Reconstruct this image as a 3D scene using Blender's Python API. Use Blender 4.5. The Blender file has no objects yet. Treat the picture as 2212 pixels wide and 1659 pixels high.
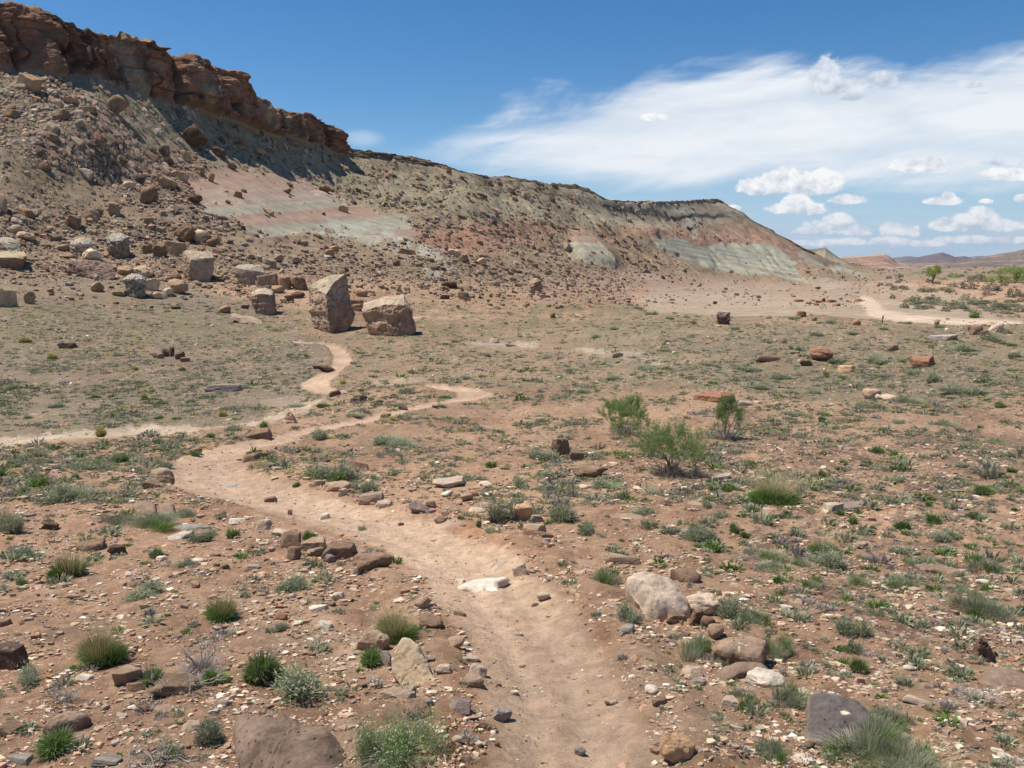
import bpy, bmesh, math, random
import numpy as np
from mathutils import Vector
SKYV = 0.65
rng = np.random.default_rng(11)
random.seed(7)
SC = bpy.context.scene
COL = SC.collection
# ------------------------------------------------------------------ camera, sun, sky, exposure
CXP, CYP, FPX = 1106.0, 829.5, 1728.0       # lens measured in units of a 2212 x 1659 frame
PITCH = math.radians(8.87)
CP, SP = math.cos(PITCH), math.sin(PITCH)
cam = bpy.data.cameras.new("camera")
cam.sensor_width = 36.0
cam.lens = 36.0 * FPX / 2212.0
cam.clip_start = 0.05; cam.clip_end = 200000.0
camo = bpy.data.objects.new("camera", cam); COL.objects.link(camo)
camo.location = (0, 0, 0); camo.rotation_euler = (math.pi / 2 - PITCH, 0, 0)
SC.camera = camo
SC.view_settings.view_transform = 'Standard'
SC.view_settings.look = 'None'
SC.view_settings.exposure = EXPOSURE = 0.66
SC.view_settings.gamma = 1.0
SC.view_settings.use_curve_mapping = False
try:
    SC.cycles.use_denoising = True
    SC.cycles.max_bounces = 5; SC.cycles.diffuse_bounces = 2; SC.cycles.transparent_max_bounces = 6
    SC.cycles.volume_bounces = 0
except Exception: pass
SUN_EL = math.radians(65.5)
SUN_H = np.array([-0.98, 0.19]); SUN_H /= np.hypot(*SUN_H)     # horizontal direction to the sun: left, a little behind the cliffs
sd = Vector((SUN_H[0] * math.cos(SUN_EL), SUN_H[1] * math.cos(SUN_EL), math.sin(SUN_EL)))
sl = bpy.data.lights.new("sun", 'SUN'); sl.energy = 3.7; sl.angle = math.radians(0.53); sl.color = (1.0, 0.94, 0.84)
so = bpy.data.objects.new("sun", sl); COL.objects.link(so)
so.rotation_euler = sd.to_track_quat('Z', 'Y').to_euler()

def aq(u, v):
    """pixel (2212 frame) -> X/Y and Z/Y of its line of sight"""
    X = (u - CXP) / FPX; Yc = (CYP - v) / FPX
    d = CP + Yc * SP
    return X / d, (-SP + Yc * CP) / d
def uv_of(a, q):
    """X/Y, Z/Y -> pixel"""
    w = CP - q * SP
    return CXP + FPX * a / w, CYP - FPX * (SP + q * CP) / w

def build_world():
    w = bpy.data.worlds.new("World"); SC.world = w; w.use_nodes = True
    nt = w.node_tree; N = nt.nodes; L = nt.links
    N.clear()
    out = N.new('ShaderNodeOutputWorld'); bg = N.new('ShaderNodeBackground')
    bg.inputs['Strength'].default_value = 0.11
    sky = N.new('ShaderNodeTexSky'); sky.sky_type = 'NISHITA'; sky.sun_disc = False
    sky.sun_elevation = SUN_EL; sky.sun_rotation = math.atan2(SUN_H[0], SUN_H[1])
    sky.altitude = 1500; sky.air_density = 1.0; sky.dust_density = 0.25; sky.ozone_density = 1.6
    tc = N.new('ShaderNodeTexCoord'); sx = N.new('ShaderNodeSeparateXYZ'); L.new(tc.outputs['Generated'], sx.inputs[0])
    def M(op, a, b=None, c=None, clamp=False):
        n = N.new('ShaderNodeMath'); n.operation = op; n.use_clamp = clamp
        for i, x in enumerate((a, b, c)):
            if x is None: continue
            if isinstance(x, (int, float)): n.inputs[i].default_value = x
            else: L.new(x, n.inputs[i])
        return n.outputs[0]
    def smooth(x, lo, hi):
        n = N.new('ShaderNodeMapRange'); n.interpolation_type = 'SMOOTHSTEP'
        L.new(x, n.inputs[0]); n.inputs[1].default_value = lo; n.inputs[2].default_value = hi
        return n.outputs[0]
    y = M('MAXIMUM', sx.outputs[1], 0.04)
    a = M('DIVIDE', sx.outputs[0], y); q = M('DIVIDE', sx.outputs[2], y)
    def comb(x, yy, z=0.0):
        n = N.new('ShaderNodeCombineXYZ')
        for i, k in enumerate((x, yy, z)):
            if isinstance(k, (int, float)): n.inputs[i].default_value = k
            else: L.new(k, n.inputs[i])
        return n.outputs[0]
    def noise(vec, scale, detail, rough, lac=2.0, dist=0.0):
        n = N.new('ShaderNodeTexNoise'); n.inputs['Scale'].default_value = scale; n.inputs['Detail'].default_value = detail
        n.inputs['Roughness'].default_value = rough; n.inputs['Distortion'].default_value = dist; L.new(vec, n.inputs['Vector'])
        return n.outputs['Fac']
    def mixc(f, c1, c2):
        n = N.new('ShaderNodeMix'); n.data_type = 'RGBA'
        if isinstance(f, (int, float)): n.inputs[0].default_value = f
        else: L.new(f, n.inputs[0])
        for i, c in ((6, c1), (7, c2)):
            if isinstance(c, tuple): n.inputs[i].default_value = (*c, 1)
            else: L.new(c, n.inputs[i])
        return n.outputs[2]
    # grade of the clear sky: deeper overhead, paler at the horizon
    hsv = N.new('ShaderNodeHueSaturation'); hsv.inputs['Saturation'].default_value = 1.36; hsv.inputs['Value'].default_value = SKYV
    L.new(sky.outputs[0], hsv.inputs['Color'])
    col = hsv.outputs[0]
    hz = smooth(q, 0.16, -0.01)
    CW = 0.635 / 0.11
    col = mixc(M('MULTIPLY', hz, 0.85), col, (0.36 * CW, 0.56 * CW, 0.78 * CW))
    # --- cirrus sheet: between a top and a bottom curve, fibrous
    def curve(pts):
        n = N.new('ShaderNodeFloatCurve'); c = n.mapping.curves[0]
        P = [(aq(u, v)[0] * 0.5 + 0.5, aq(u, v)[1] * 1.5) for u, v in pts]
        P.sort()
        while len(c.points) < len(P): c.points.new(0.5, 0.5)
        for p, (x, yv) in zip(c.points, P): p.location = (x, yv)
        n.mapping.update()
        L.new(M('MULTIPLY_ADD', a, 0.5, 0.5), n.inputs['Value'])
        return M('DIVIDE', n.outputs[0], 1.5)
    top = curve([(-300, 330), (700, 318), (840, 316), (930, 272), (1010, 238), (1180, 205), (1350, 165), (1550, 133), (1800, 120), (2000, 118), (2212, 78), (2600, 40)])
    bot = curve([(-300, 331), (700, 330), (800, 331), (1000, 355), (1250, 392), (1450, 424), (1700, 414), (2212, 412), (2600, 405)])
    wv = comb(M('MULTIPLY', a, 2.2), M('MULTIPLY_ADD', a, -2.4, M('MULTIPLY', q, 9.0)), 3.1)
    w1 = noise(wv, 1.6, 9, 0.56, dist=0.5)
    wv2 = comb(M('MULTIPLY', a, 3.2), M('MULTIPLY_ADD', a, -1.0, M('MULTIPLY', q, 17.0)), 8.4)
    w2 = noise(wv2, 1.5, 8, 0.6, dist=0.3)
    wn = M('MULTIPLY_ADD', M('SUBTRACT', w1, 0.5), 0.13, M('MULTIPLY', M('SUBTRACT', w2, 0.5), 0.07))
    m1 = smooth(M('ADD', M('SUBTRACT', top, q), wn), -0.012, 0.035)
    m2 = smooth(M('ADD', M('SUBTRACT', q, bot), M('MULTIPLY', wn, 0.7)), -0.012, 0.04)
    ci = M('MULTIPLY', m1, m2)
    # blue gaps in the left half
    gl = curve([(-300, 300), (900, 292), (1100, 278), (1300, 262), (1420, 260), (1700, 300), (2600, 300)])
    gap = M('SUBTRACT', 1.0, smooth(M('ABSOLUTE', M('ADD', M('SUBTRACT', q, gl), M('MULTIPLY', wn, 0.4))), 0.0, 0.02))
    gap = M('MULTIPLY', gap, M('SUBTRACT', 1.0, smooth(a, -0.05, 0.2)))
    ci = M('MULTIPLY', ci, M('SUBTRACT', 1.0, M('MULTIPLY', gap, 0.75)))
    ci = M('MULTIPLY', ci, M('MULTIPLY_ADD', w2, 1.25, 0.27), clamp=True)
    CW = 0.635 / 0.11
    veil = smooth(M('ADD', q, M('MULTIPLY', wn, 0.2)), 0.11, -0.01)     # milky band low over the horizon
    streak = smooth(noise(comb(M('MULTIPLY', a, 4.0), M('MULTIPLY', q, 60.0), 1.0), 1.4, 6, 0.6), 0.42, 0.68)
    veil = M('MULTIPLY', veil, M('MULTIPLY_ADD', streak, 0.6, 0.15), clamp=True)
    col = mixc(veil, col, (0.62 * CW, 0.70 * CW, 0.80 * CW))
    col = mixc(ci, col, (0.88 * CW, 0.915 * CW, 0.955 * CW))
    # wisp by the cliff end
    wa, wq = aq(785, 300)
    wf = M('SUBTRACT', 1.0, M('ADD', M('POWER', M('ABSOLUTE', M('DIVIDE', M('SUBTRACT', a, wa), 0.032)), 2.0), M('POWER', M('ABSOLUTE', M('DIVIDE', M('SUBTRACT', q, wq), 0.012)), 2.0)))
    wf = smooth(M('MULTIPLY_ADD', wn, 9.0, wf), -0.2, 1.3)
    col = mixc(M('MULTIPLY', wf, 0.6), col, (0.72 * CW, 0.79 * CW, 0.88 * CW))
    # --- cumulus: union of flat-bottomed lobes, eroded by noise
    def cumulus(lobes, strength, base, lit, k, seed, soft=0.35):
        nonlocal col
        nv = comb(a, M('MULTIPLY', q, 1.25), seed)
        n1 = noise(nv, 34, 8, 0.62); n2 = noise(nv, 110, 5, 0.65)
        lt = noise(comb(M('ADD', a, 0.006), M('MULTIPLY_ADD', q, 1.25, -0.010), seed), 34, 8, 0.62)
        best = None; hb = None
        for (cu, cv, ru, rv) in lobes:
            ca, cq = aq(cu, cv); ra = ru / FPX * 1.36; rq = rv / FPX * 1.42
            da = M('DIVIDE', M('SUBTRACT', a, ca), ra)
            h = M('DIVIDE', M('SUBTRACT', q, cq), rq)
            hh = M('MAXIMUM', h, M('MULTIPLY', h, -1.9))
            f = M('SUBTRACT', 1.0, M('MULTIPLY_ADD', da, da, M('MULTIPLY', hh, hh)))
            if best is None: best, hb = f, h
            else:
                g = M('GREATER_THAN', f, best)
                hb = M('MULTIPLY_ADD', g, M('SUBTRACT', h, hb), hb)
                best = M('MAXIMUM', f, best)
        dens = smooth(M('ADD', best, M('MULTIPLY_ADD', M('SUBTRACT', n1, 0.5), k, M('MULTIPLY', M('SUBTRACT', n2, 0.5), k * .35))), 0.0, soft)
        br = M('MULTIPLY_ADD', hb, 0.42, M('MULTIPLY_ADD', M('SUBTRACT', n1, lt), 3.4, 0.56), clamp=True)
        cc = mixc(br, tuple(x * CW for x in base), tuple(x * CW for x in lit))
        col = mixc(M('MULTIPLY', dens, strength), col, cc)
    cumulus([(2100, 484, 62, 20), (2118, 470, 28, 20), (2060, 490, 40, 14), (2165, 492, 40, 14), (1780, 496, 44, 17), (1808, 484, 34, 18), (1850, 500, 26, 14), (1740, 500, 30, 9),
             (1926, 500, 22, 16), (1962, 504, 22, 15), (1790, 527, 40, 9), (1840, 524, 26, 9), (1925, 526, 45, 12), (2000, 528, 40, 8), (2080, 520, 60, 9), (1740, 526, 30, 7), (2180, 520, 50, 8)],
            0.9, (0.50, 0.59, 0.71), (0.96, 0.96, 0.96), 2.3, 4.0, 0.6)
    cumulus([(1650, 408, 44, 22), (1690, 398, 46, 27), (1735, 404, 40, 24), (1778, 402, 34, 26), (1795, 408, 22, 14), (1725, 454, 52, 15), (1716, 444, 26, 20), (1760, 456, 24, 9), (1832, 433, 34, 12),
             (1985, 362, 50, 17), (2010, 356, 26, 16), (2150, 380, 34, 12), (2190, 382, 26, 14), (2038, 436, 36, 10), (2046, 430, 16, 12), (2130, 436, 13, 5), (2208, 430, 14, 10), (1410, 256, 26, 8), (1585, 450, 14, 6)],
            0.97, (0.56, 0.62, 0.72), (1.0, 1.0, 1.0), 2.1, 9.0, 0.42)
    cumulus([(1785, 165, 30, 30), (1800, 190, 46, 26), (1840, 205, 30, 18), (1778, 150, 14, 18), (1905, 175, 26, 20), (2090, 184, 26, 9), (2165, 352, 42, 9), (2120, 200, 14, 5)],
            0.85, (0.46, 0.54, 0.66), (0.82, 0.86, 0.92), 2.4, 14.0, 0.6)
    L.new(col, bg.inputs['Color']); L.new(bg.outputs[0], out.inputs['Surface'])

build_world()

# ------------------------------------------------------------------ helpers
def _hash(ix, iy, iz, seed):
    h = (ix.astype(np.int64) * 374761393 + iy.astype(np.int64) * 668265263 + iz.astype(np.int64) * 2147483647 + seed * 974634777) & 0xFFFFFFFF
    h = ((h ^ (h >> 13)) * 1274126177) & 0xFFFFFFFF
    h = ((h ^ (h >> 16)) * 2246822519) & 0xFFFFFFFF
    return ((h ^ (h >> 15)) & 0xFFFFFF) / float(0xFFFFFF)
def vnoise(x, y, z=None, seed=0):
    """smooth value noise in -1..1"""
    x = np.asarray(x, float); y = np.asarray(y, float)
    if z is None:
        ix = np.floor(x); iy = np.floor(y); fx = x - ix; fy = y - iy
        fx = fx * fx * fx * (fx * (fx * 6 - 15) + 10); fy = fy * fy * fy * (fy * (fy * 6 - 15) + 10)
        o = np.zeros_like(ix)
        a_ = _hash(ix, iy, o, seed); b_ = _hash(ix + 1, iy, o, seed); c_ = _hash(ix, iy + 1, o, seed); d_ = _hash(ix + 1, iy + 1, o, seed)
        return ((a_ * (1 - fx) + b_ * fx) * (1 - fy) + (c_ * (1 - fx) + d_ * fx) * fy) * 2 - 1
    z = np.asarray(z, float)
    ix = np.floor(x); iy = np.floor(y); iz = np.floor(z); f = []
    for t, i in ((x, ix), (y, iy), (z, iz)):
        t = t - i; f.append(t * t * t * (t * (t * 6 - 15) + 10))
    fx, fy, fz = f; r = 0
    for dz in (0, 1):
        for dy in (0, 1):
            for dx in (0, 1):
                r = r + _hash(ix + dx, iy + dy, iz + dz, seed) * (fx if dx else 1 - fx) * (fy if dy else 1 - fy) * (fz if dz else 1 - fz)
    return r * 2 - 1
def fbm(x, y, z=None, seed=0, octaves=4, gain=0.5, lac=2.03):
    s = 0; a_ = 1.0; n = 0; ca, sa = math.cos(0.6), math.sin(0.6)
    for k in range(octaves):
        s = s + a_ * vnoise(x, y, z, seed + k * 17); n += a_; a_ *= gain
        x, y = (x * ca - y * sa) * lac, (x * sa + y * ca) * lac
        if z is not None: z = z * lac
    return s / n
def sstep(x, lo, hi):
    t = np.clip((x - lo) / (hi - lo), 0, 1); return t * t * (3 - 2 * t)
def lin(c):
    c = np.asarray(c, float) / 255.0
    return np.where(c <= 0.04045, c / 12.92, ((c + 0.055) / 1.055) ** 2.4)

def mesh_np(name, V, F, cols=None, mat=None, smooth=False, attrs=None):
    """V (n,3); F (m,k) with one k"""
    me = bpy.data.meshes.new(name)
    V = np.asarray(V, np.float32); F = np.asarray(F, np.int32)
    n, m, k = len(V), len(F), F.shape[1]
    me.vertices.add(n); me.vertices.foreach_set('co', V.ravel())
    me.loops.add(m * k); me.loops.foreach_set('vertex_index', F.ravel())
    me.polygons.add(m); me.polygons.foreach_set('loop_start', np.arange(0, m * k, k, dtype=np.int32))
    me.polygons.foreach_set('use_smooth', np.full(m, bool(smooth)))
    if cols is not None:
        at = me.color_attributes.new('Col', 'FLOAT_COLOR', 'POINT')
        c = np.ones((n, 4), np.float32); c[:, :3] = cols; at.data.foreach_set('color', c.ravel())
    for nm, arr in (attrs or {}).items():
        at = me.attributes.new(nm, 'FLOAT', 'POINT'); at.data.foreach_set('value', np.asarray(arr, np.float32))
    me.update(calc_edges=True)
    if mat: me.materials.append(mat)
    return me
def obj_of(name, me, parent=None, loc=None, kind=None, label=None, cat=None, group=None):
    o = bpy.data.objects.new(name, me); COL.objects.link(o)
    if parent is not None: o.parent = parent
    if loc is not None: o.location = loc
    if kind: o['kind'] = kind
    if label: o['label'] = label
    if cat: o['category'] = cat
    if group: o['group'] = group
    return o

# ------------------------------------------------------------------ materials
def new_mat(name, rough=0.95):
    m = bpy.data.materials.new(name); m.use_nodes = True
    nt = m.node_tree; b = nt.nodes['Principled BSDF']
    b.inputs['Roughness'].default_value = rough
    b.inputs['Specular IOR Level'].default_value = 0.15
    return m, nt, b
def node_math(nt, op, a, b=None, c=None, clamp=False):
    n = nt.nodes.new('ShaderNodeMath'); n.operation = op; n.use_clamp = clamp
    for i, x in enumerate((a, b, c)):
        if x is None: continue
        if isinstance(x, (int, float)): n.inputs[i].default_value = x
        else: nt.links.new(x, n.inputs[i])
    return n.outputs[0]
def tex_noise(nt, vec, scale, detail=6, rough=0.6):
    n = nt.nodes.new('ShaderNodeTexNoise'); n.inputs['Scale'].default_value = scale
    n.inputs['Detail'].default_value = detail; n.inputs['Roughness'].default_value = rough
    if vec is not None: nt.links.new(vec, n.inputs['Vector'])
    return n
def mapr(nt, x, a, b, c, d):
    n = nt.nodes.new('ShaderNodeMapRange'); nt.links.new(x, n.inputs[0])
    for i, k in enumerate((a, b, c, d)): n.inputs[i + 1].default_value = k
    return n.outputs[0]
def mixrgb(nt, f, c1, c2, mode='MIX'):
    n = nt.nodes.new('ShaderNodeMix'); n.data_type = 'RGBA'; n.blend_type = mode
    if isinstance(f, (int, float)): n.inputs[0].default_value = f
    else: nt.links.new(f, n.inputs[0])
    for i, c in ((6, c1), (7, c2)):
        if isinstance(c, tuple): n.inputs[i].default_value = (*c, 1)
        else: nt.links.new(c, n.inputs[i])
    return n.outputs[2]

def ground_material():
    m, nt, b = new_mat("desert_ground", 0.97)
    at = nt.nodes.new('ShaderNodeAttribute'); at.attribute_name = 'Col'
    gr = nt.nodes.new('ShaderNodeAttribute'); gr.attribute_name = 'gravel'
    ge = nt.nodes.new('ShaderNodeNewGeometry'); P = ge.outputs['Position']
    # soil tone variation over several sizes
    n1 = tex_noise(nt, P, 0.35, 12, 0.72); n2 = tex_noise(nt, P, 9.0, 10, 0.7)
    f = node_math(nt, 'MULTIPLY', mapr(nt, n1.outputs['Fac'], 0.3, 0.7, 0.68, 1.32), mapr(nt, n2.outputs['Fac'], 0.3, 0.7, 0.68, 1.32))
    col = mixrgb(nt, 1.0, at.outputs['Color'], (1, 1, 1), 'MULTIPLY')
    sc = nt.nodes.new('ShaderNodeVectorMath'); sc.operation = 'SCALE'; nt.links.new(at.outputs['Color'], sc.inputs[0]); nt.links.new(f, sc.inputs['Scale'])
    col = sc.outputs[0]
    # stone chips lying in the soil, small and larger, each cell with its own tone
    for s, thr, amt in ((70.0, 0.34, 0.9), (26.0, 0.36, 0.9), (7.0, 0.32, 0.8), (1.8, 0.30, 0.7)):
        vo = nt.nodes.new('ShaderNodeTexVoronoi'); vo.inputs['Scale'].default_value = s; nt.links.new(P, vo.inputs['Vector'])
        vo.inputs['Randomness'].default_value = 1.0
        sep = nt.nodes.new('ShaderNodeSeparateColor'); nt.links.new(vo.outputs['Color'], sep.inputs[0])
        inside = mapr(nt, vo.outputs['Distance'], thr, thr - 0.07, 0.0, 1.0)
        pick = node_math(nt, 'GREATER_THAN', sep.outputs[0], 0.55)
        g = node_math(nt, 'MULTIPLY', node_math(nt, 'MULTIPLY', inside, pick), node_math(nt, 'MULTIPLY', gr.outputs['Fac'], amt), clamp=True)
        ramp = nt.nodes.new('ShaderNodeValToRGB'); nt.links.new(sep.outputs[1], ramp.inputs[0])
        e = ramp.color_ramp.elements; e[0].position = 0.0; e[0].color = (.17, .11, .08, 1); e[1].position = 1.0; e[1].color = (.70, .57, .45, 1)
        for p, c in ((.25, (.29, .19, .13, 1)), (.5, (.40, .275, .195, 1)), (.8, (.52, .385, .285, 1))):
            x = ramp.color_ramp.elements.new(p); x.color = c
        col = mixrgb(nt, g, col, ramp.outputs[0])
    nt.links.new(col, b.inputs['Base Color'])
    bmp = nt.nodes.new('ShaderNodeBump'); bmp.inputs['Strength'].default_value = 0.9; bmp.inputs['Distance'].default_value = 0.03
    nb = tex_noise(nt, P, 22.0, 10, 0.75); nt.links.new(nb.outputs['Fac'], bmp.inputs['Height'])
    bm2 = nt.nodes.new('ShaderNodeBump'); bm2.inputs['Strength'].default_value = 0.5; bm2.inputs['Distance'].default_value = 0.35
    nb2 = tex_noise(nt, P, 1.4, 10, 0.7); nt.links.new(nb2.outputs['Fac'], bm2.inputs['Height']); nt.links.new(bmp.outputs[0], bm2.inputs['Normal'])
    nt.links.new(bm2.outputs[0], b.inputs['Normal'])
    return m
M_GROUND = ground_material()

# ------------------------------------------------------------------ terrain: rows of control points (u, v, forward distance)
ROWS = [
 'near',
 [(-700,1659,2.4),(2900,1659,2.4)],
 [(-700,1450,3.35),(2900,1450,3.35)],
 [(-700,1250,5.1),(1100,1250,5.0),(2900,1250,5.1)],
 [(-700,1100,8.0),(1100,1100,8.1),(2900,1100,7.7)],
 [(-700,1000,10.8),(0,1000,11.2),(400,1000,11.6),(1200,1000,11.5),(1700,1000,11),(2212,1000,10.5),(2900,1000,10)],
 [(-700,972,13.2),(0,968,13.5),(400,955,14.5),(650,932,16.5),(900,922,16.6),(1200,925,16.5),(1700,925,16),(2212,925,15),(2900,925,14)],
 [(-700,950,24),(0,950,25),(420,925,26),(560,905,25),(800,890,22.5),(1060,868,24),(1300,870,22),(2212,860,20.5),(2900,860,19)],
 [(-700,860,38),(0,860,38),(500,862,37),(700,852,36),(900,838,31),(1060,836,30),(1300,825,30),(1700,820,28),(2212,810,26),(2900,805,25)],
 [(-700,800,46),(0,800,46),(700,800,46),(1100,790,42),(1600,780,38),(2000,775,34),(2300,770,32),(2900,765,30)],
 [(-700,742,58),(0,742,58),(700,742,62),(1200,740,60),(1600,735,52),(2000,735,44),(2212,735,42),(2900,730,38)],
 [(-700,700,66),(0,700,66),(700,702,76),(1100,700,84),(1300,692,90),(1400,676,97),(1550,688,86),(1750,683,82),(1950,697,68),(2100,707,58),(2212,710,55),(2900,715,50)],
 [(-700,665,74),(0,665,74),(500,662,90),(700,668,92),(900,668,98),(1100,672,102),(1300,672,108),(1400,680,118),(1550,700,115),(1750,697,118),(1950,702,112),(2212,712,107),(2900,712,107)],
 [(-700,640,80),(0,640,80),(500,640,100),(900,640,112),(1100,645,120),(1300,652,135),(1400,655,150),(1550,655,165),(1750,655,165),(2212,655,165),(2900,655,165)],
 [(-700,600,92),(0,600,92),(500,605,112),(700,605,122),(900,612,135),(1100,620,145),(1250,622,165),(1350,626,190),(1500,625,240),(1700,622,270),(1950,620,290),(2212,618,310),(2900,618,320)],
 [(-700,550,100),(0,550,100),(400,555,118),(560,560,128),(750,560,145),(1000,585,160),(1150,585,190),(1250,590,215),(1400,590,290),(1560,602,390),(1750,606,400),(1850,606,430),(1950,603,450),(2212,603,440),(2900,603,440)],
 [(-700,480,112),(0,480,112),(400,490,138),(560,500,155),(750,500,182),(1000,520,208),(1250,550,270),(1400,555,360),(1560,570,470),(1700,585,500),(1800,592,560),(1900,590,680),(2212,587,720),(2900,587,720)],
 [(-700,400,124),(0,400,124),(400,410,165),(560,420,182),(750,430,222),(1000,450,258),(1250,490,340),(1400,500,425),(1560,515,545),(1700,550,570),(1800,580,620),(1900,582,1100),(2212,578,1200),(2900,578,1200)],
 [(-700,300,140),(0,300,142),(200,300,150),(370,300,190),(560,345,212),(750,370,262),(1000,405,305),(1250,445,392),(1310,458,420),(1400,480,462),(1560,478,595),(1700,528,600),(1800,572,640),(1900,575,1800),(2212,572,2000),(2900,572,2000)],
 [(-700,150,160),(0,160,168),(105,150,174),(211,165,184),(292,204,193),(352,225,199),(440,239,212),(527,267,224),(598,288,238),(668,302,252),(738,330,276),(760,336,283),(874,348,305),(979,368,325),(1109,388,360),(1218,405,402),(1275,415,424),(1324,440,436),(1465,438,545),(1557,438,632),(1615,473,622),(1740,543,632),(1800,570,660),(1900,572,2600),(2212,570,2800),(2900,570,2800)],
 [(-700,-60,165),(-200,-20,170),(0,-4,173),(35,3,176),(63,14,178),(120,18,180),(141,39,181),(211,65,190),(264,77,196),(299,93,199),(338,100,203),(362,121,205),(422,130,214),(457,141,219),(506,158,226),(520,179,228),(559,214,235),(580,230,238),(626,236,246),(668,246,256),(721,278,272),(745,309,281),(758,321,286),(832,329,299),(874,336,309),(937,347,321),(979,361,330),(1025,373,340),(1060,380,350),(1109,382,365),(1183,396,394),(1218,399,408),(1250,400,420),(1275,409,428),(1306,431,437),(1324,437,442),(1394,437,490),(1465,433,551),(1532,430,620),(1557,431,638),(1575,444,634),(1615,469,628),(1645,487,630),(1680,508,632),(1715,522,634),(1740,538,638),(1800,568,668),(1900,571,3200),(2212,568,3400),(2900,568,3400)],
 'plateau', 'far']
acols = np.concatenate([np.linspace(-1.6, -0.76, 70, endpoint=False), np.linspace(-0.76, 0.76, 980), np.linspace(0.76, 1.6, 71)[1:]])
NC = len(acols)
Yk, Qk = [], []
for r in ROWS:
    if r == 'near':
        Yk.append(np.full(NC, 0.55)); Qk.append(np.full(NC, -1.60 / 0.55)); continue
    if r == 'plateau':
        yc, qc = Yk[-1], Qk[-1]; far = sstep(acols, aq(1790, 570)[0], aq(1880, 570)[0])
        y = yc * (1.15 * (1 - far) + 1.8 * far); z = (yc * qc - 0.5) * (1 - far) + (-16) * far
        Yk.append(y); Qk.append(z / y); continue
    if r == 'far':
        y = np.full(NC, 14000.0); z = np.where(acols < aq(1800, 570)[0], -10.0, -17.0); Yk.append(y); Qk.append(z / y); continue
    pa, pq, py = [], [], []
    for (u, v, Y) in r:
        a_, q_ = aq(u, v); pa.append(a_); pq.append(q_); py.append(math.log(Y))
    y = np.exp(np.interp(acols, pa, py)); q_ = np.interp(acols, pa, pq)
    sg = 14 if r[0][2] < 100 and r[0][1] > 590 else (6 if r[0][1] > 200 else 1.2)       # soften the joints of the polylines
    kk = np.exp(-0.5 * (np.arange(-45, 46) / sg) ** 2); kk /= kk.sum()
    y = np.exp(np.convolve(np.pad(np.log(y), 45, 'edge'), kk, 'valid')); q_ = np.convolve(np.pad(q_, 45, 'edge'), kk, 'valid')
    Yk.append(y); Qk.append(q_)
Yk = np.array(Yk); Qk = np.array(Qk)
for k in range(1, len(Yk)): Yk[k] = np.maximum(Yk[k], Yk[k - 1] * 1.004)
Zk = Yk * Qk
K = len(Yk)
# shape-preserving cubic through the control heights of every column
h = np.diff(Yk, axis=0); dl = np.diff(Zk, axis=0) / h
sl_ = np.zeros_like(Zk)
for k in range(1, K - 1):
    w1 = 2 * h[k] + h[k - 1]; w2 = h[k] + 2 * h[k - 1]
    same = dl[k - 1] * dl[k] > 0
    with np.errstate(divide='ignore', invalid='ignore'):
        sl_[k] = np.where(same, (w1 + w2) / (w1 / np.where(same, dl[k - 1], 1) + w2 / np.where(same, dl[k], 1)), 0)
sl_[0] = dl[0]; sl_[-1] = 0
# crisp foot and lip of the cliff band
KB, KT = K - 4, K - 3
NSUB = []
for k in range(K - 1):
    dv = np.abs(uv_of(0 * Qk[k], Qk[k])[1] - uv_of(0 * Qk[k + 1], Qk[k + 1])[1])
    vis = np.abs(acols) < 0.7
    NSUB.append(int(np.clip(np.percentile(dv[vis], 85) / 2.05, 4, 110)) if k < K - 3 else (10 if k == K - 3 else 6))
NSUB[0] = 26; NSUB[KB] = 64
Yg, Zg, SEG = [], [], []
for k in range(K - 1):
    n = NSUB[k]
    for j in range(n + (1 if k == K - 2 else 0)):
        t = j / n
        if k == 0:
            y = Yk[0] + (Yk[1] - Yk[0]) * t
        elif k == KB: y = Yk[k] + (Yk[k + 1] - Yk[k]) * t
        else: y = np.exp(np.log(Yk[k]) * (1 - t) + np.log(Yk[k + 1]) * t)
        s = (y - Yk[k]) / h[k]
        if k == KB:
            z = Zk[k] + (Zk[k + 1] - Zk[k]) * t
        else:
            m0 = sl_[k].copy(); m1 = sl_[k + 1].copy()
            if k == KB - 1: m1 = dl[k]
            if k == KT: m0 = dl[k] * 0; m1 = dl[k] * 0
            z = (2 * s**3 - 3 * s**2 + 1) * Zk[k] + (s**3 - 2 * s**2 + s) * h[k] * m0 + (-2 * s**3 + 3 * s**2) * Zk[k + 1] + (s**3 - s**2) * h[k] * m1
        Yg.append(y); Zg.append(z); SEG.append(k + t)
Yg = np.array(Yg); Zg = np.array(Zg); SEG = np.array(SEG); NR = len(Yg)
Xg = Yg * acols[None, :]
A2 = np.broadcast_to(acols[None, :], Yg.shape)
U, V = uv_of(A2, Zg / Yg)
SEG2 = np.broadcast_to(SEG[:, None], Yg.shape)
print('terrain grid', NR, NC)

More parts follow.
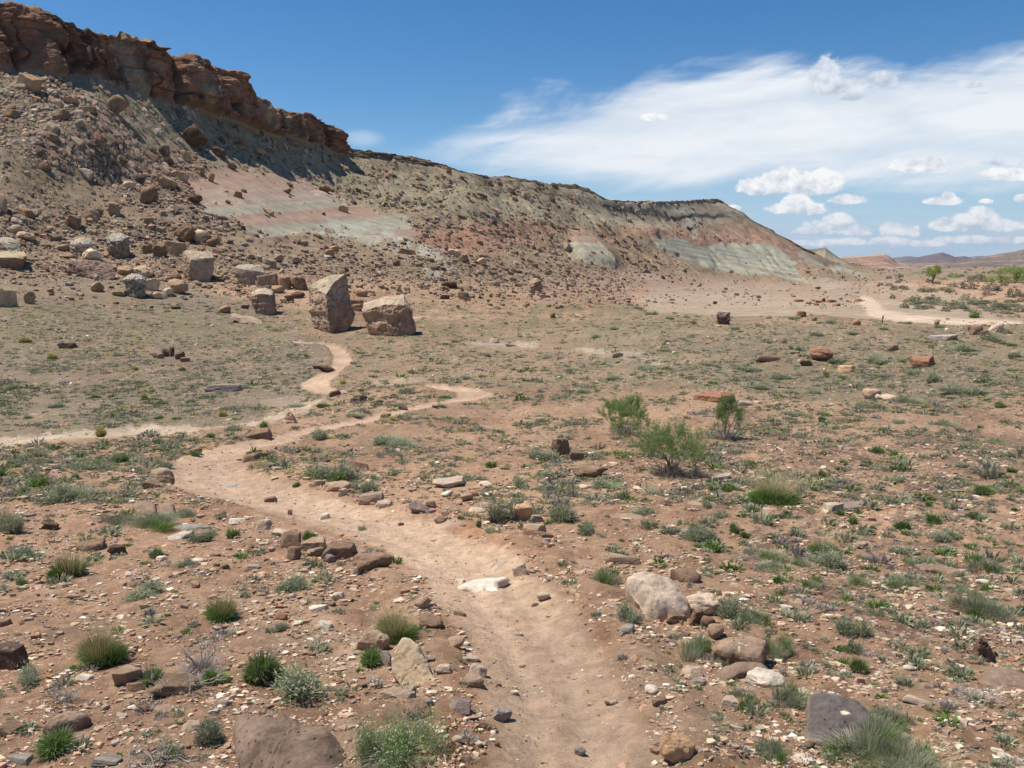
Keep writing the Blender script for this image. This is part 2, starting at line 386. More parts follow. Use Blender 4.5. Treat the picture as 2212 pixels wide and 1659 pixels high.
def in_poly(pts, U_, V_, soft=8.0, wob=0.0, seed=5):
    """soft membership 0..1 of a pixel-space outline, edges made ragged by noise"""
    P = np.asarray(pts, float)
    x0, y0 = P.min(0) - 3 * soft - wob; x1, y1 = P.max(0) + 3 * soft + wob
    res = np.zeros(U_.shape); sel = (U_ > x0) & (U_ < x1) & (V_ > y0) & (V_ < y1)
    if not sel.any(): return res
    x = U_[sel]; y = V_[sel]; ins = np.zeros(x.shape, bool); dm = np.full(x.shape, 1e9)
    for i in range(len(P)):
        xa, ya = P[i]; xb, yb = P[(i + 1) % len(P)]
        c = ((ya > y) != (yb > y)) & (x < (xb - xa) * (y - ya) / (yb - ya + 1e-12) + xa); ins ^= c
        ex, ey = xb - xa, yb - ya; t = np.clip(((x - xa) * ex + (y - ya) * ey) / (ex * ex + ey * ey + 1e-9), 0, 1)
        dm = np.minimum(dm, np.hypot(x - xa - t * ex, y - ya - t * ey))
    s = np.where(ins, dm, -dm)
    if wob: s = s + wob * fbm(x / (wob * 2.5), y / (wob * 1.6), seed=seed, octaves=4, gain=0.6)
    res[sel] = sstep(s, -soft, soft)
    return res
def near_line(pts, U_, V_, vs=1.0):
    """distance in pixels to a polyline (v stretched by vs)"""
    P = np.asarray(pts, float); dm = np.full(U_.shape, 1e9)
    for i in range(len(P) - 1):
        xa, ya = P[i]; xb, yb = P[i + 1]; ya = ya * vs; yb = yb * vs
        ex, ey = xb - xa, yb - ya; t = np.clip(((U_ - xa) * ex + (V_ * vs - ya) * ey) / (ex * ex + ey * ey + 1e-9), 0, 1)
        dm = np.minimum(dm, np.hypot(U_ - xa - t * ex, V_ * vs - ya - t * ey))
    return dm

def grid_hit(u, v, Zs=None):
    """point where the line of sight of pixel (u, v) meets the terrain"""
    Zs = Zg if Zs is None else Zs
    a_, q_ = aq(u, v)
    c = np.interp(a_, acols, np.arange(NC)); i = int(min(max(c, 0), NC - 2)); f = c - i
    y = Yg[:, i] * (1 - f) + Yg[:, i + 1] * f; z = Zs[:, i] * (1 - f) + Zs[:, i + 1] * f
    qq = z / y; idx = np.nonzero((qq[1:] >= q_) & (qq[:-1] < q_))[0]
    if len(idx) == 0: k = NR - 8; Y = y[k]
    else:
        k = idx[0]; t = (q_ - qq[k]) / (qq[k + 1] - qq[k] + 1e-12); Y = y[k] * (1 - t) + y[k + 1] * t
    return np.array([a_ * Y, Y, q_ * Y])
def ground_z(x, y):
    a_ = x / y; c = np.interp(a_, acols, np.arange(NC)); i = int(min(max(c, 0), NC - 2)); f = c - i
    yy = Yg[:, i] * (1 - f) + Yg[:, i + 1] * f; z = Zg[:, i] * (1 - f) + Zg[:, i + 1] * f
    return float(np.interp(y, yy, z))

# --- trail: centre line (u, v, half width m) laid on the smooth terrain
TRAIL = [[(1262,1900,.36),(1245,1700,.31),(1222,1600,.31),(1195,1480,.32),(1155,1390,.34),(1100,1305,.38),(1020,1228,.42),(885,1155,.45),(740,1112,.50),(600,1078,.52),(480,1048,.55),(428,1012,.60),(470,978,.52),(570,955,.42),(700,926,.42),(850,895,.50),(965,868,.56),(1028,851,.62),(1005,841,.5),(930,837,.4)],
         [(745,848,.35),(700,840,.55),(682,826,.75),(715,805,.62),(737,786,.6),(732,765,.55),(705,748,.5),(640,741,.45)],
         [(880,684,.5),(1000,688,.35),(1160,687,.3),(1300,688,.3),(1400,681,.5)]]
def smooth_line(P, n=14):
    P = np.asarray(P, float); out = []
    for i in range(len(P) - 1):
        p0 = P[max(i - 1, 0)]; p1 = P[i]; p2 = P[i + 1]; p3 = P[min(i + 2, len(P) - 1)]
        for j in range(n):
            t = j / n
            out.append(0.5 * ((2 * p1) + (-p0 + p2) * t + (2 * p0 - 5 * p1 + 4 * p2 - p3) * t * t + (-p0 + 3 * p1 - 3 * p2 + p3) * t**3))
    out.append(P[-1]); return np.array(out)
trail_d = np.full(Yg.shape, 9.0)             # distance over half width
trail_s = np.zeros(Yg.shape)
for T in TRAIL:
    W = []
    for (u, v, w) in smooth_line(T, 6):
        p = grid_hit(u, v); W.append((p[0], p[1], w))
    W = np.array(W); ln = 0.0
    for i in range(len(W) - 1):
        xa, ya, wa = W[i]; xb, yb, wb = W[i + 1]; R = max(wa, wb) * 3.2
        sel = (Xg > min(xa, xb) - R) & (Xg < max(xa, xb) + R) & (Yg > min(ya, yb) - R) & (Yg < max(ya, yb) + R)
        if sel.any():
            x = Xg[sel]; y = Yg[sel]; ex, ey = xb - xa, yb - ya; L2 = ex * ex + ey * ey + 1e-9
            t = np.clip(((x - xa) * ex + (y - ya) * ey) / L2, 0, 1); d = np.hypot(x - xa - t * ex, y - ya - t * ey) / (wa + (wb - wa) * t)
            sgn = np.sign((x - xa) * ey - (y - ya) * ex)
            cur = trail_d[sel]; m_ = d < cur; cur[m_] = d[m_]; trail_d[sel] = cur
            cs = trail_s[sel]; cs[m_] = (sgn * d)[m_]; trail_s[sel] = cs
        ln += math.hypot(xb - xa, yb - ya)
trail_n = trail_d + 0.28 * fbm(Xg * 1.6, Yg * 1.6, seed=3, octaves=4, gain=0.6) * (Yg < 90)
TR = 1 - sstep(trail_n, 0.82, 1.14)

# --- relief: octaves whose size follows the distance, calmer on the trail
Zb = Zg.copy(); relief = np.zeros_like(Zg)
hillf = sstep(SEG2, 14.3, 16.0) * (1 - sstep(SEG2, KB - 0.3, KB)) * (1 - sstep(A2, aq(1800, 580)[0], aq(1900, 600)[0]))
lam = 0.035; oc = 0
while lam < 30:
    px = lam / Yg * 800.0
    fade = sstep(px, 1.8, 4.0) * (1 - sstep(lam / Yg, 0.14, 0.30))
    if fade.max() > 0.01:
        amp = lam * (0.075 if lam < 0.12 else (0.062 if lam < 0.45 else (0.034 if lam < 1.0 else 0.028)))
        nz = vnoise(Xg / lam + oc * 7.3, Yg / lam - oc * 3.1, seed=100 + oc)
        rough = 1.0 + (0.9 if lam < .8 else 2.0) * hillf
        calm = 1 - TR * (0.78 if lam > 0.2 else 0.35)
        relief += amp * nz * fade * calm * rough
    lam *= 1.72; oc += 1
bare = np.maximum.reduce([in_poly([(395,395),(470,362),(640,380),(740,430),(880,470),(905,520),(800,520),(690,500),(560,505),(450,470)], U, V, 12, 14),
                          in_poly([(1225,520),(1245,508),(1290,520),(1335,562),(1330,578),(1262,568)], U, V, 3, 3)*1.0,
                          in_poly([(1400,512),(1470,508),(1560,535),(1640,545),(1745,600),(1640,604),(1530,592),(1450,560)], U, V, 6, 8)])
pad = in_poly([(1380,640),(1500,625),(1900,640),(2212,690),(2212,712),(1700,700),(1400,680)], U, V, 10, 8) * (SEG2 > 11.6)
relief *= (1 - 0.8 * bare) * (1 - 0.85 * pad) * (1 - sstep(Yg, 1500, 3000))
# rills running down the slope of the mesa front
rd = np.array([0.464, 0.886]); sal = Xg * rd[0] + Yg * rd[1]; sac = Xg * rd[1] - Yg * rd[0]
rill = fbm(sal / 9.0, sac / 60.0, seed=41, octaves=4, gain=0.6)
rill2 = 1 - np.abs(fbm(sal / 22.0 + 0.25 * rill, sac / 140.0, seed=44, octaves=3))
relief += hillf * (1 - sstep(V, 640, 600) * 0) * (0.55 * rill + 1.6 * sstep(Yg, 170, 330) * (rill2 - 0.75)) * sstep(Yg, 90, 200) * (1 - 0.4 * bare)
ribs = fbm(sal / 5.0, sac / 40.0, seed=47, octaves=3)
relief += bare * 0.45 * ribs * (Yg > 200)
# the round-backed bare knoll
kn = in_poly([(1228,515),(1250,508),(1290,515),(1325,548),(1338,575),(1300,582),(1255,570)], U, V, 14, 0)
relief += kn * 2.6
# rut and banks of the trail
relief += np.where(Yg < 60, -0.055 * (1 - sstep(trail_d, 0.2, 1.15)) + 0.05 * np.exp(-((trail_d - 1.45) / 0.35) ** 2), 0) * (trail_d < 6)
# two worn wheel grooves
relief += -0.012 * np.exp(-((np.abs(trail_s) - 0.33) / 0.16) ** 2) * TR * (Yg < 14)
# ledges of harder rock across the slopes
def ledge(line, rise, thick, u0, u1):
    pu = np.array([p[0] for p in line]); pv = np.array([p[1] for p in line])
    vl = np.interp(U, pu, pv) + 2.2 * vnoise(U / 14, U * 0 + 3, seed=9)
    s = vl - V
    return rise * sstep(s, -1.5, 2.5) * (1 - sstep(s, thick * .6, thick * 4)) * sstep(U, u0 - 10, u0 + 25) * (1 - sstep(U, u1 - 12, u1)) * (SEG2 > 15)
LEDGE = [(950,392),(1060,402),(1127,412),(1201,422),(1306,444),(1359,459),(1465,470),(1510,467),(1610,470)]
relief += ledge(LEDGE, .95, 6, 1290, 1618) + ledge(LEDGE, .5, 5, 955, 1290)
clayp = in_poly([(1402,510),(1440,515),(1475,512),(1500,530),(1560,526),(1666,526),(1700,545),(1735,570),(1760,612),(1700,606),(1650,600),(1590,592),(1549,582),(1510,574),(1470,558),(1425,540)], U, V, 2.5, 3)
gul = np.abs(vnoise((U - 1.15 * V + 6 * vnoise(U / 40, V / 30, seed=55)) / 19.0, V / 130.0, seed=56))
relief += clayp * 2.6 * (sstep(gul, 0, .35) - .6) + (hillf * (1 - clayp) * sstep(Yg, 190, 330)) * 0.9 * (sstep(np.abs(vnoise((U - 1.1 * V) / 13.0, V / 90.0, seed=57)), 0, .4) - .6)
hum = in_poly([(1320,700),(1500,694),(1750,690),(2600,712),(2900,860),(1900,850),(1400,790)], U, V, 30, 10) * (SEG2 > 8) * (SEG2 < 11.6)
relief += hum * (.42 * fbm(Xg / 6.5, Yg / 5.0, seed=66, octaves=4, gain=.55) + .12 * fbm(Xg / 1.6, Yg / 1.3, seed=67, octaves=3))
Zg = Zg + relief
VN = uv_of(A2, Zg / Yg)[1]
# --- cliff: columns, joints and strata pushed out of the face
cliffw = sstep(SEG2, KB - 0.05, KB + 0.12) * (1 - sstep(SEG2, KT - 0.06, KT + 0.02))
big = 1 - sstep(A2, aq(745, 310)[0], aq(765, 320)[0])
s1 = sal + 3 * vnoise(sal / 17, Zg / 20, seed=61)
colb = _hash(np.floor(s1 / 13.0), np.floor((Zg + 40) / 30.0), s1 * 0, 7) * 2 - 1
colc = _hash(np.floor(s1 / 4.3 + .3 * np.sin(Zg / 4)), np.floor((Zg + 2 * vnoise(sal / 12, sal * 0, seed=3)) / 3.4), s1 * 0, 8) * 2 - 1
frac = s1 / 13.0 - np.floor(s1 / 13.0); rnd = np.sin(np.pi * frac) ** 0.6
strat = _hash(np.floor((Zg + 0.8 * vnoise(sal / 15, Zg * 0, seed=12)) / 1.3), sal * 0, sal * 0, 9) * 2 - 1
crk = sstep(np.abs(vnoise(sal / 4.2 + .6 * vnoise(sal / 3, Zg / 3, seed=91), Zg / 16, seed=92)), 0.0, .13)
push = cliffw * (big * (1.7 * (crk - 1) + .7 * fbm(sal / 1.1, Zg / .9, seed=93, octaves=3) + 2.6 * rnd + 2.4 * colb + 1.1 * colc + 0.22 * strat + 1.5 * fbm(sal / 3, Zg / 2.5, seed=71, octaves=4)) + (1 - big) * (0.8 * colc + .5 * strat + 0.9 * fbm(sal / 3, Zg / 2.0, seed=72, octaves=3)))
Xg = Xg + push * 0.886; Yg2 = Yg - push * 0.464
# ragged rim
rim = np.exp(-((SEG2 - KT) / 0.12) ** 2)
Zg = Zg + rim * (1.1 * big + 0.6 * (1 - big) * (Yg > 200)) * (_hash(np.floor(sal / 3.2), sal * 0, sal * 0, 21) - 0.6 + .5 * vnoise(sal / 1.3, sal * 0, seed=22)) * (A2 < aq(1640, 480)[0])
# ------------------------------------------------------------------ what the ground is made of (its colour, region by region)
def C(*c): return np.array(c, float)
def lay(col, m, c): return col * (1 - m[..., None]) + np.asarray(c) * m[..., None]
n_a = fbm(U / 95, V / 38, seed=201, octaves=5, gain=0.6)
n_b = fbm(U / 24, V / 9, seed=202, octaves=5, gain=0.65)
n_c = fbm(np.log(Yg) * 9, A2 * 26, seed=203, octaves=5, gain=0.6)
col = np.zeros(U.shape + (3,)) + C(.425, .27, .178)                      # sandy red-tan soil
col = lay(col, sstep(n_a, -.15, .30) * .85, C(.32, .19, .122))           # darker crust
col = lay(col, sstep(n_b, .05, .5) * .55, C(.50, .335, .22))
gravel = 0.55 + 0.3 * n_c
# dark crusted soil on the near left and on the right slope
m = in_poly([(-300,1180),(380,1230),(640,1350),(760,1500),(760,1700),(-300,1700)], U, V, 60, 60)
col = lay(col, m * sstep(n_b, -.3, .4) * .35, C(.27, .165, .108))
m = in_poly([(1500,900),(1900,930),(2300,960),(2300,1420),(1850,1420),(1620,1250),(1480,1060)], U, V, 60, 70)
col = lay(col, m * sstep(n_b + .5 * n_a, -.25, .30) * .85, C(.165, .11, .082)); gravel += .35 * m
# left flat: grey-brown shale gravel and grass; far right plain
lf = in_poly([(-400,595),(300,600),(560,650),(640,700),(700,740),(690,860),(560,900),(420,925),(0,955),(-400,960)], U, V, 14, 16)
col = lay(col, lf * .88, C(.225, .178, .135)); gravel += .2 * lf
col = lay(col, lf * sstep(n_a, -.1, .3) * .45, C(.36, .22, .15))
mid = in_poly([(700,700),(1400,690),(1750,700),(2300,730),(2300,830),(1700,860),(1100,830),(700,850)], U, V, 16, 16)
col = lay(col, mid * .78, C(.315, .225, .15))
mr = in_poly([(1300,680),(1700,685),(2600,705),(2600,860),(1900,880),(1500,820),(1250,800)], U, V, 20, 20)
col = lay(col, mr * (.35 + .45 * sstep(n_b, -.3, .3)), C(.255, .215, .145))
col = lay(col, lf * sstep(n_b + .5 * n_a, -.3, .3) * .5, C(.205, .18, .115))
g = in_poly([(-300,660),(300,650),(520,690),(950,640),(1400,660),(1450,700),(1000,740),(700,730),(640,745),(-300,800)], U, V, 16, 14)
col = lay(col, g * sstep(n_b, -.4, .4) * .55, C(.20, .17, .085))
# grey-green low growth tinting the soil further off
gg = sstep(n_b + .4 * n_a, -.05, .4) * sstep(Yg, 9, 26) * (SEG2 < 12.2)
col = lay(col, gg * .55, C(.20, .18, .115))
# hill slopes
hs = sstep(SEG2, 13.2, 14.6) * (1 - sstep(A2, aq(1830, 600)[0], aq(1930, 610)[0]))
dirt = lay(np.zeros_like(col) + C(.27, .20, .132), sstep(n_a, -.3, .3), C(.31, .222, .148))
dirt = lay(dirt, sstep(n_b, 0, .5) * .5, C(.20, .135, .10))
col = lay(col, hs, dirt); gravel += .35 * hs
up = in_poly([(-200,170),(300,200),(560,270),(740,330),(1000,375),(1250,415),(1340,445),(1340,500),(1180,500),(980,470),(800,440),(640,372),(470,345),(300,300),(-200,330)], U, V, 22, 24)
col = lay(col, up * .75, C(.31, .27, .19))                               # buff talus with scrub under the caprock
col = lay(col, up * sstep(n_b, 0, .4) * .6, C(.15, .155, .08))
mup = in_poly([(1240,400),(1560,430),(1625,470),(1500,490),(1380,500),(1250,480)], U, V, 8, 8)
col = lay(col, mup * .7, C(.34, .305, .225))
redb = in_poly([(900,500),(1100,480),(1300,495),(1500,500),(1650,505),(1750,560),(1600,535),(1400,520),(1250,505),(1100,540),(950,560)], U, V, 14, 16)
col = lay(col, redb * .75, C(.36, .175, .12))
redc = in_poly([(1370,500),(1480,490),(1600,488),(1680,515),(1725,545),(1660,527),(1560,525),(1500,531),(1470,514),(1400,508)], U, VN, 2, 4)
col = lay(col, redc * .6, C(.345, .195, .14))
rubble = in_poly([(60,170),(230,250),(330,330),(420,360),(560,420),(440,520),(320,480),(180,360),(-50,290)], U, V, 26, 34)
col = lay(col, rubble * .5, C(.17, .12, .095))
# striped clay beds: bands follow the height of the beds
zz = Zg + 0.9 * vnoise(Xg / 30, Yg / 30, seed=31)
def bands(z, table):
    zs = [t[0] for t in table]; r = np.stack([np.interp(z, zs, [t[1][i] for t in table]) for i in range(3)], -1); return r
ckn = C(.41,.375,.29); PINK = C(.43,.295,.225); RED = C(.385,.25,.19); WHITE = C(.50,.45,.36); GREY = C(.35,.32,.25)
dome = in_poly([(390,400),(470,360),(600,372),(690,400),(760,440),(880,468),(912,505),(870,525),(830,520),(760,512),(700,500),(560,510),(470,490),(420,450)], U, VN, 3, 12)
vw = VN + 5 * fbm(U / 120, V / 60, seed=33, octaves=3) + 0.09 * (U - 650)
col = lay(col, dome, bands(vw, [(360, PINK * .92), (398, PINK), (402, C(.43,.34,.28)), (410, PINK), (422, C(.44,.36,.30)), (430, PINK), (436, WHITE * .85), (444, GREY), (452, WHITE * .8), (458, RED), (470, PINK), (478, PINK * .9), (486, GREY * 1.05), (498, ckn * .95), (508, WHITE * .9), (520, PINK * .85)]))
tail = in_poly([(690,480),(860,500),(900,520),(960,560),(1010,600),(900,580),(820,545),(760,525),(690,505)], U, V, 8, 22)
col = lay(col, tail * sstep(n_b, -.35, .1) * .9, C(.44, .43, .36))
knoll = in_poly([(1228,520),(1243,510),(1262,508),(1290,514),(1302,530),(1320,548),(1336,572),(1330,578),(1285,572),(1262,570),(1240,545)], U, VN, 1.2, 2)
vk = VN + 1.2 * fbm(U / 40, V / 30, seed=34) - 0.10 * (U - 1280)
col = lay(col, knoll, bands(vk, [(505, PINK), (524, PINK * .95), (528, WHITE), (533, GREY), (542, GREY * 1.1), (545, WHITE), (549, GREY), (575, GREY * .85)]))
for pp in ([(1205,535),(1225,540),(1260,565),(1240,560)], [(1090,525),(1130,540),(1190,560),(1160,562)], [(1370,590),(1400,585),(1440,600),(1420,612),(1380,606)]):
    col = lay(col, in_poly(pp, U, V, 5, 6) * .8, GREY * 1.1)
clay = in_poly([(1402,510),(1440,517),(1447,514),(1475,516),(1500,533),(1560,526),(1666,528),(1700,548),(1724,590),(1745,611),(1700,604),(1666,593),(1590,592),(1549,581),(1510,573),(1470,557),(1425,540)], U, VN, 1.6, 4)
clay = clay * (1 - .7 * sstep(fbm(sal / 4.5, sac / 70, seed=36, octaves=4), .14, .34))
vm = VN + 2.0 * fbm(U / 60, V / 20, seed=35) - 0.19 * (U - 1560)
PG = C(.375, .385, .315)
col = lay(col, clay, bands(vm, [(505, PG * 1.15), (527, PG), (531, C(.30,.235,.19)), (535, PG * 1.05), (541, PG * .72), (544, PG * 1.1), (548, C(.30,.225,.18)), (551, PG * 1.15), (558, PG * .75), (560, WHITE), (563, PG * .8), (568, C(.31,.25,.20)), (572, PG * 1.1), (578, PG * .7), (582, PG), (588, PINK * .85), (600, RED * .9)]))
for pp in ([(1640,520),(1690,545),(1720,575),(1700,572),(1665,545)], [(1700,535),(1760,560),(1830,592),(1800,590),(1740,565)], [(1760,548),(1850,588),(1880,602),(1840,596)], [(1480,470),(1500,475),(1510,500),(1500,512)], [(1425,447),(1480,452),(1520,466),(1470,462)]):
    col = lay(col, in_poly(pp, U, V, 4, 7) * .8, PG * 1.15)
# vertical pale streaks below the upper beds
stk = sstep(fbm(sal / 6, sac / 90, seed=37, octaves=4), .18, .42) * in_poly([(950,430),(1300,450),(1620,480),(1700,530),(1450,520),(1150,520)], U, V, 14, 8)
col = lay(col, stk * .7, C(.43, .41, .34))
low = in_poly([(1250,600),(1350,580),(1500,598),(1750,612),(1950,600),(2000,625),(1750,640),(1350,650),(1180,660),(1120,640)], U, V, 12, 10)
col = lay(col, low * .6, C(.37, .235, .175))
# bare pad, dirt road, washes and pale patches
col = lay(col, np.maximum(pad, .7 * in_poly([(1400,622),(1600,612),(1950,612),(2080,640),(2212,665),(2212,700),(1900,690),(1400,680)], U, V, 8, 12) * (SEG2 > 11.5)) * .8, C(.395, .31, .24)); gravel *= 1 - .5 * pad
ROADL = [(1868,648),(1885,662),(1893,676),(1960,688),(2060,694),(2240,704)]
d = near_line(ROADL, U, V, 2.2)
road = (1 - sstep(d + 4 * n_b, 12, 26)) * (SEG2 > 11.5) * (Yg < 330)
col = lay(col, road * .8, C(.58, .45, .35)); gravel *= 1 - .6 * road
wash = in_poly([(-400,948),(0,940),(110,932),(250,923),(330,918),(470,918),(540,905),(640,880),(700,868),(660,885),(560,912),(430,935),(330,942),(150,950),(60,962),(-400,972)], U, V, 4, 7) * (SEG2 > 6.0) * (SEG2 < 8.2)
col = lay(col, wash * (.6 + .35 * sstep(n_b, -.3, .3)), C(.50, .405, .31)); gravel *= 1 - .7 * wash
for pp, a_, cc in (([(1000,742),(1060,738),(1160,744),(1150,752),(1040,748)], .75, C(.52,.42,.33)), ([(1240,758),(1330,762),(1440,770),(1430,778),(1300,770)], .7, C(.52,.42,.33)),
                   ([(560,870),(640,845),(720,860),(700,880),(600,900)], .4, C(.5,.38,.28)), ([(800,820),(900,812),(960,822),(860,838)], .5, C(.5,.38,.28)),
                   ([(1700,605),(1760,600),(1830,612),(1790,622)], .4, WHITE), ([(2030,600),(2120,596),(2200,612),(2080,622)], .6, C(.52,.30,.19)), ([(1900,655),(2000,650),(2100,640),(2090,648),(1960,662)], .5, C(.5,.38,.28)),
                   ([(300,1250),(760,1330),(960,1450),(900,1520),(640,1420)], .35, C(.56,.41,.29)), ([(1330,1330),(1420,1300),(1560,1450),(1640,1600),(1400,1700),(1330,1500)], .45, C(.52,.37,.26))):
    col = lay(col, in_poly(pp, U, V, 5 if pp[0][1] < 1000 else 30, 7 if pp[0][1] < 1000 else 30) * a_, cc)
# redder disturbed soil by the trail
for pp in ([(1180,1370),(1260,1350),(1330,1390),(1320,1420),(1240,1410)], [(900,1100),(1000,1110),(1100,1170),(1050,1180)], [(960,1480),(1040,1500),(1050,1640),(960,1680)]):
    col = lay(col, in_poly(pp, U, V, 20, 18) * .5, C(.40, .19, .10))
# trail
tcol = lay(np.zeros_like(col) + C(.62, .43, .305), sstep(n_b + .4 * fbm(Xg * 3, Yg * 3, seed=77, octaves=4), -.2, .35) * .5, C(.50, .325, .215))
tcol = lay(tcol, np.exp(-((np.abs(trail_s) - .33) / .2) ** 2) * .35, C(.64, .47, .35))
tcol = tcol * (.84 + .22 * sstep(V, 1000, 1350))[..., None]
col = lay(col, TR * .95, tcol); gravel *= 1 - .6 * TR
# the valley plain
pl = sstep(Yg, 330, 480) * sstep(A2, aq(1800, 600)[0], aq(1930, 600)[0])
pc = lay(np.zeros_like(col) + C(.26, .185, .13), sstep(fbm(U / 60, V / 3, seed=51, octaves=4), -.2, .3), C(.19, .165, .105))
pc = lay(pc, sstep(V, 585, 572), C(.22, .17, .13))
col = lay(col, pl, pc)
# cliff rock
cr = np.zeros_like(col) + C(.205, .098, .064)
vz = Zg + 1.2 * vnoise(sal / 9, Zg / 5, seed=81)
cr = lay(cr, sstep(fbm(sal / 16, vz / 5, seed=82, octaves=4), -.05, .35) * .7, C(.29, .165, .105))
cr = lay(cr, sstep(fbm(sal / 6, vz / 22, seed=83, octaves=4), .12, .4) * .85, C(.36, .255, .175))
cr = lay(cr, sstep(fbm(sal / 4.5, vz / 14, seed=84, octaves=5), .1, .35) * .7, C(.13, .07, .05))
cr = lay(cr, (1 - crk) * .6, C(.09, .05, .04))
cr = lay(cr, sstep(np.sin(vz * 2.2 + 2 * vnoise(sal / 20, vz / 3, seed=85)), 0.7, 1) * .12, C(.17, .095, .065))
cr2 = lay(np.zeros_like(col) + C(.15, .11, .08), sstep(n_b, 0, .5) * .5, C(.27, .21, .15))
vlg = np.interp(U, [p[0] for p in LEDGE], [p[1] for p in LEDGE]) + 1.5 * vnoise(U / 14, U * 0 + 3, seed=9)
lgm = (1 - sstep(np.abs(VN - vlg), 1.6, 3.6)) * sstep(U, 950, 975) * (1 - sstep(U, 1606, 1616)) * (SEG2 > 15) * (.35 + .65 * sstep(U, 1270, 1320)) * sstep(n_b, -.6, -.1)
col = lay(col, lgm * .85, C(.095, .075, .055))  # thin dark line laid along the face of the ledge
cm = cliffw * big; col = lay(col, cm, cr); col = lay(col, cliffw * (1 - big) * (Yg < 900), cr2)
top_ = sstep(SEG2, KT - .05, KT + .02) * (SEG2 < KT + 1) * (Yg < 900)
col = lay(col, top_, C(.28, .20, .14))
gravel *= (1 - .85 * np.clip(bare + kn + clay * .7, 0, 1)); gravel *= 1 - cliffw; gravel = np.clip(gravel, 0, 1) * (1 - sstep(Yg, 500, 1500))
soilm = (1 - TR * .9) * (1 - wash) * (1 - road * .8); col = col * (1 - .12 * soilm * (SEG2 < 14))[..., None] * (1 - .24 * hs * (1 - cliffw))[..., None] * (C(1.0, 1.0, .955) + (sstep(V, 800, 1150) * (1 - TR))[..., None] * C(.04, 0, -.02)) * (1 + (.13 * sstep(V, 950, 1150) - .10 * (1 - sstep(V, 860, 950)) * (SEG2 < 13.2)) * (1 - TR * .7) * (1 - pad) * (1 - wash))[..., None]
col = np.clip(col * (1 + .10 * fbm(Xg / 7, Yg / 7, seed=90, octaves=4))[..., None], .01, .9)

# --- split the sheet into the setting's surfaces
cls = np.zeros(Yg.shape, int)
cls[(TR > .5) & (Yg < 140)] = 1
cls[(wash > .5)] = 2
cls[(road > .5)] = 3
cls[(SEG2 > 13.6) & (A2 < aq(1860, 600)[0])] = 4
cls[(SEG2 > KB + .0) & (SEG2 <= KT + .3) & (A2 < aq(752, 320)[0])] = 5
cf = cls[:-1, :-1]
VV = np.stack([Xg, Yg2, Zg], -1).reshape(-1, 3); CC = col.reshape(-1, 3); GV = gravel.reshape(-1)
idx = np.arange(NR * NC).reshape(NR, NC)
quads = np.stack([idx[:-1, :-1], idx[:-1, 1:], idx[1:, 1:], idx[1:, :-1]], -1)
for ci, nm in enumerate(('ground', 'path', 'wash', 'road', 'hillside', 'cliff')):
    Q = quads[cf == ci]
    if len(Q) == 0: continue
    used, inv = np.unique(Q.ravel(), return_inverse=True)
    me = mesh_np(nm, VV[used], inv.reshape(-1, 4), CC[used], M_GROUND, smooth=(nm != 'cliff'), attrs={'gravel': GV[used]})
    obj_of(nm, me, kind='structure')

# ------------------------------------------------------------------ far mesas and hills
def ridge(name, crest, base_v, Y, run, back, cfun, lab=None, n=260, rough=1.0):
    """a range standing on the plain: crest line in the view at distance Y, foot 'run' metres nearer"""
    P = np.array(crest, float); us = np.linspace(P[0, 0], P[-1, 0], n); vs = np.interp(us, P[:, 0], P[:, 1])
    bv = np.interp(us, [b[0] for b in base_v], [b[1] for b in base_v])
    rows = 60; V3 = []; CL = []
    for j in range(rows):
        t = j / (rows - 1)
        for_u = []
        X_ = np.zeros(n); Y_ = np.zeros(n); Z_ = np.zeros(n)
        ac, qc = aq(us, vs); ab, qb = aq(us, bv)
        zc = qc * Y; zb = qb * (Y - run)
        if t < .8:
            s = t / .8
            # upper fifth is a steeper band of harder rock
            sz = np.interp(s, [0, .8, .84, 1], [0, .62, .9, 1.0])
            Y_[:] = Y - run + run * s; Z_ = zb + (zc - zb) * sz
        else:
            s = (t - .8) / .2
            Y_[:] = Y + back * s; Z_ = zc + (zb - 5 - zc) * (s ** 1.5) * (s > .3)
        X_ = ac * Y_
        k = Y / 800.0
        w = math.sin(math.pi * min(t / .8, 1.0)) if t < .8 else 0
        Z_ = Z_ + w * rough * k * (3.0 * fbm(X_ / (30 * k), Y_ / (90 * k), seed=300 + int(Y) % 50, octaves=4, gain=.6))
        if t < .8: Y_ = Y_ - w * 12 * k * rough * np.abs(fbm(X_ / (22 * k), Z_ / (60 * k), seed=320, octaves=3))
        V3.append(np.stack([X_, Y_, Z_], -1)); CL.append(cfun(us, t, Z_, (Z_ - zb) / np.maximum(zc - zb, 1e-3), X_, Y_))
    V3 = np.array(V3).reshape(-1, 3); CL = np.array(CL).reshape(-1, 3)
    ii = np.arange(rows * n).reshape(rows, n); Q = np.stack([ii[:-1, :-1], ii[:-1, 1:], ii[1:, 1:], ii[1:, :-1]], -1).reshape(-1, 4)
    me = mesh_np(name, V3, Q, CL, M_FAR, smooth=True)
    return obj_of(name, me, kind='structure')
M_FAR, _nt, _b = new_mat("far_rock", 0.97)
_at = _nt.nodes.new('ShaderNodeAttribute'); _at.attribute_name = 'Col'
_ge = _nt.nodes.new('ShaderNodeNewGeometry'); _n = tex_noise(_nt, _ge.outputs['Position'], 0.03, 12, .75)
_sc = _nt.nodes.new('ShaderNodeVectorMath'); _sc.operation = 'SCALE'; _nt.links.new(_at.outputs['Color'], _sc.inputs[0])
_nt.links.new(mapr(_nt, _n.outputs['Fac'], .32, .68, .62, 1.35), _sc.inputs['Scale']); _nt.links.new(_sc.outputs[0], _b.inputs['Base Color'])
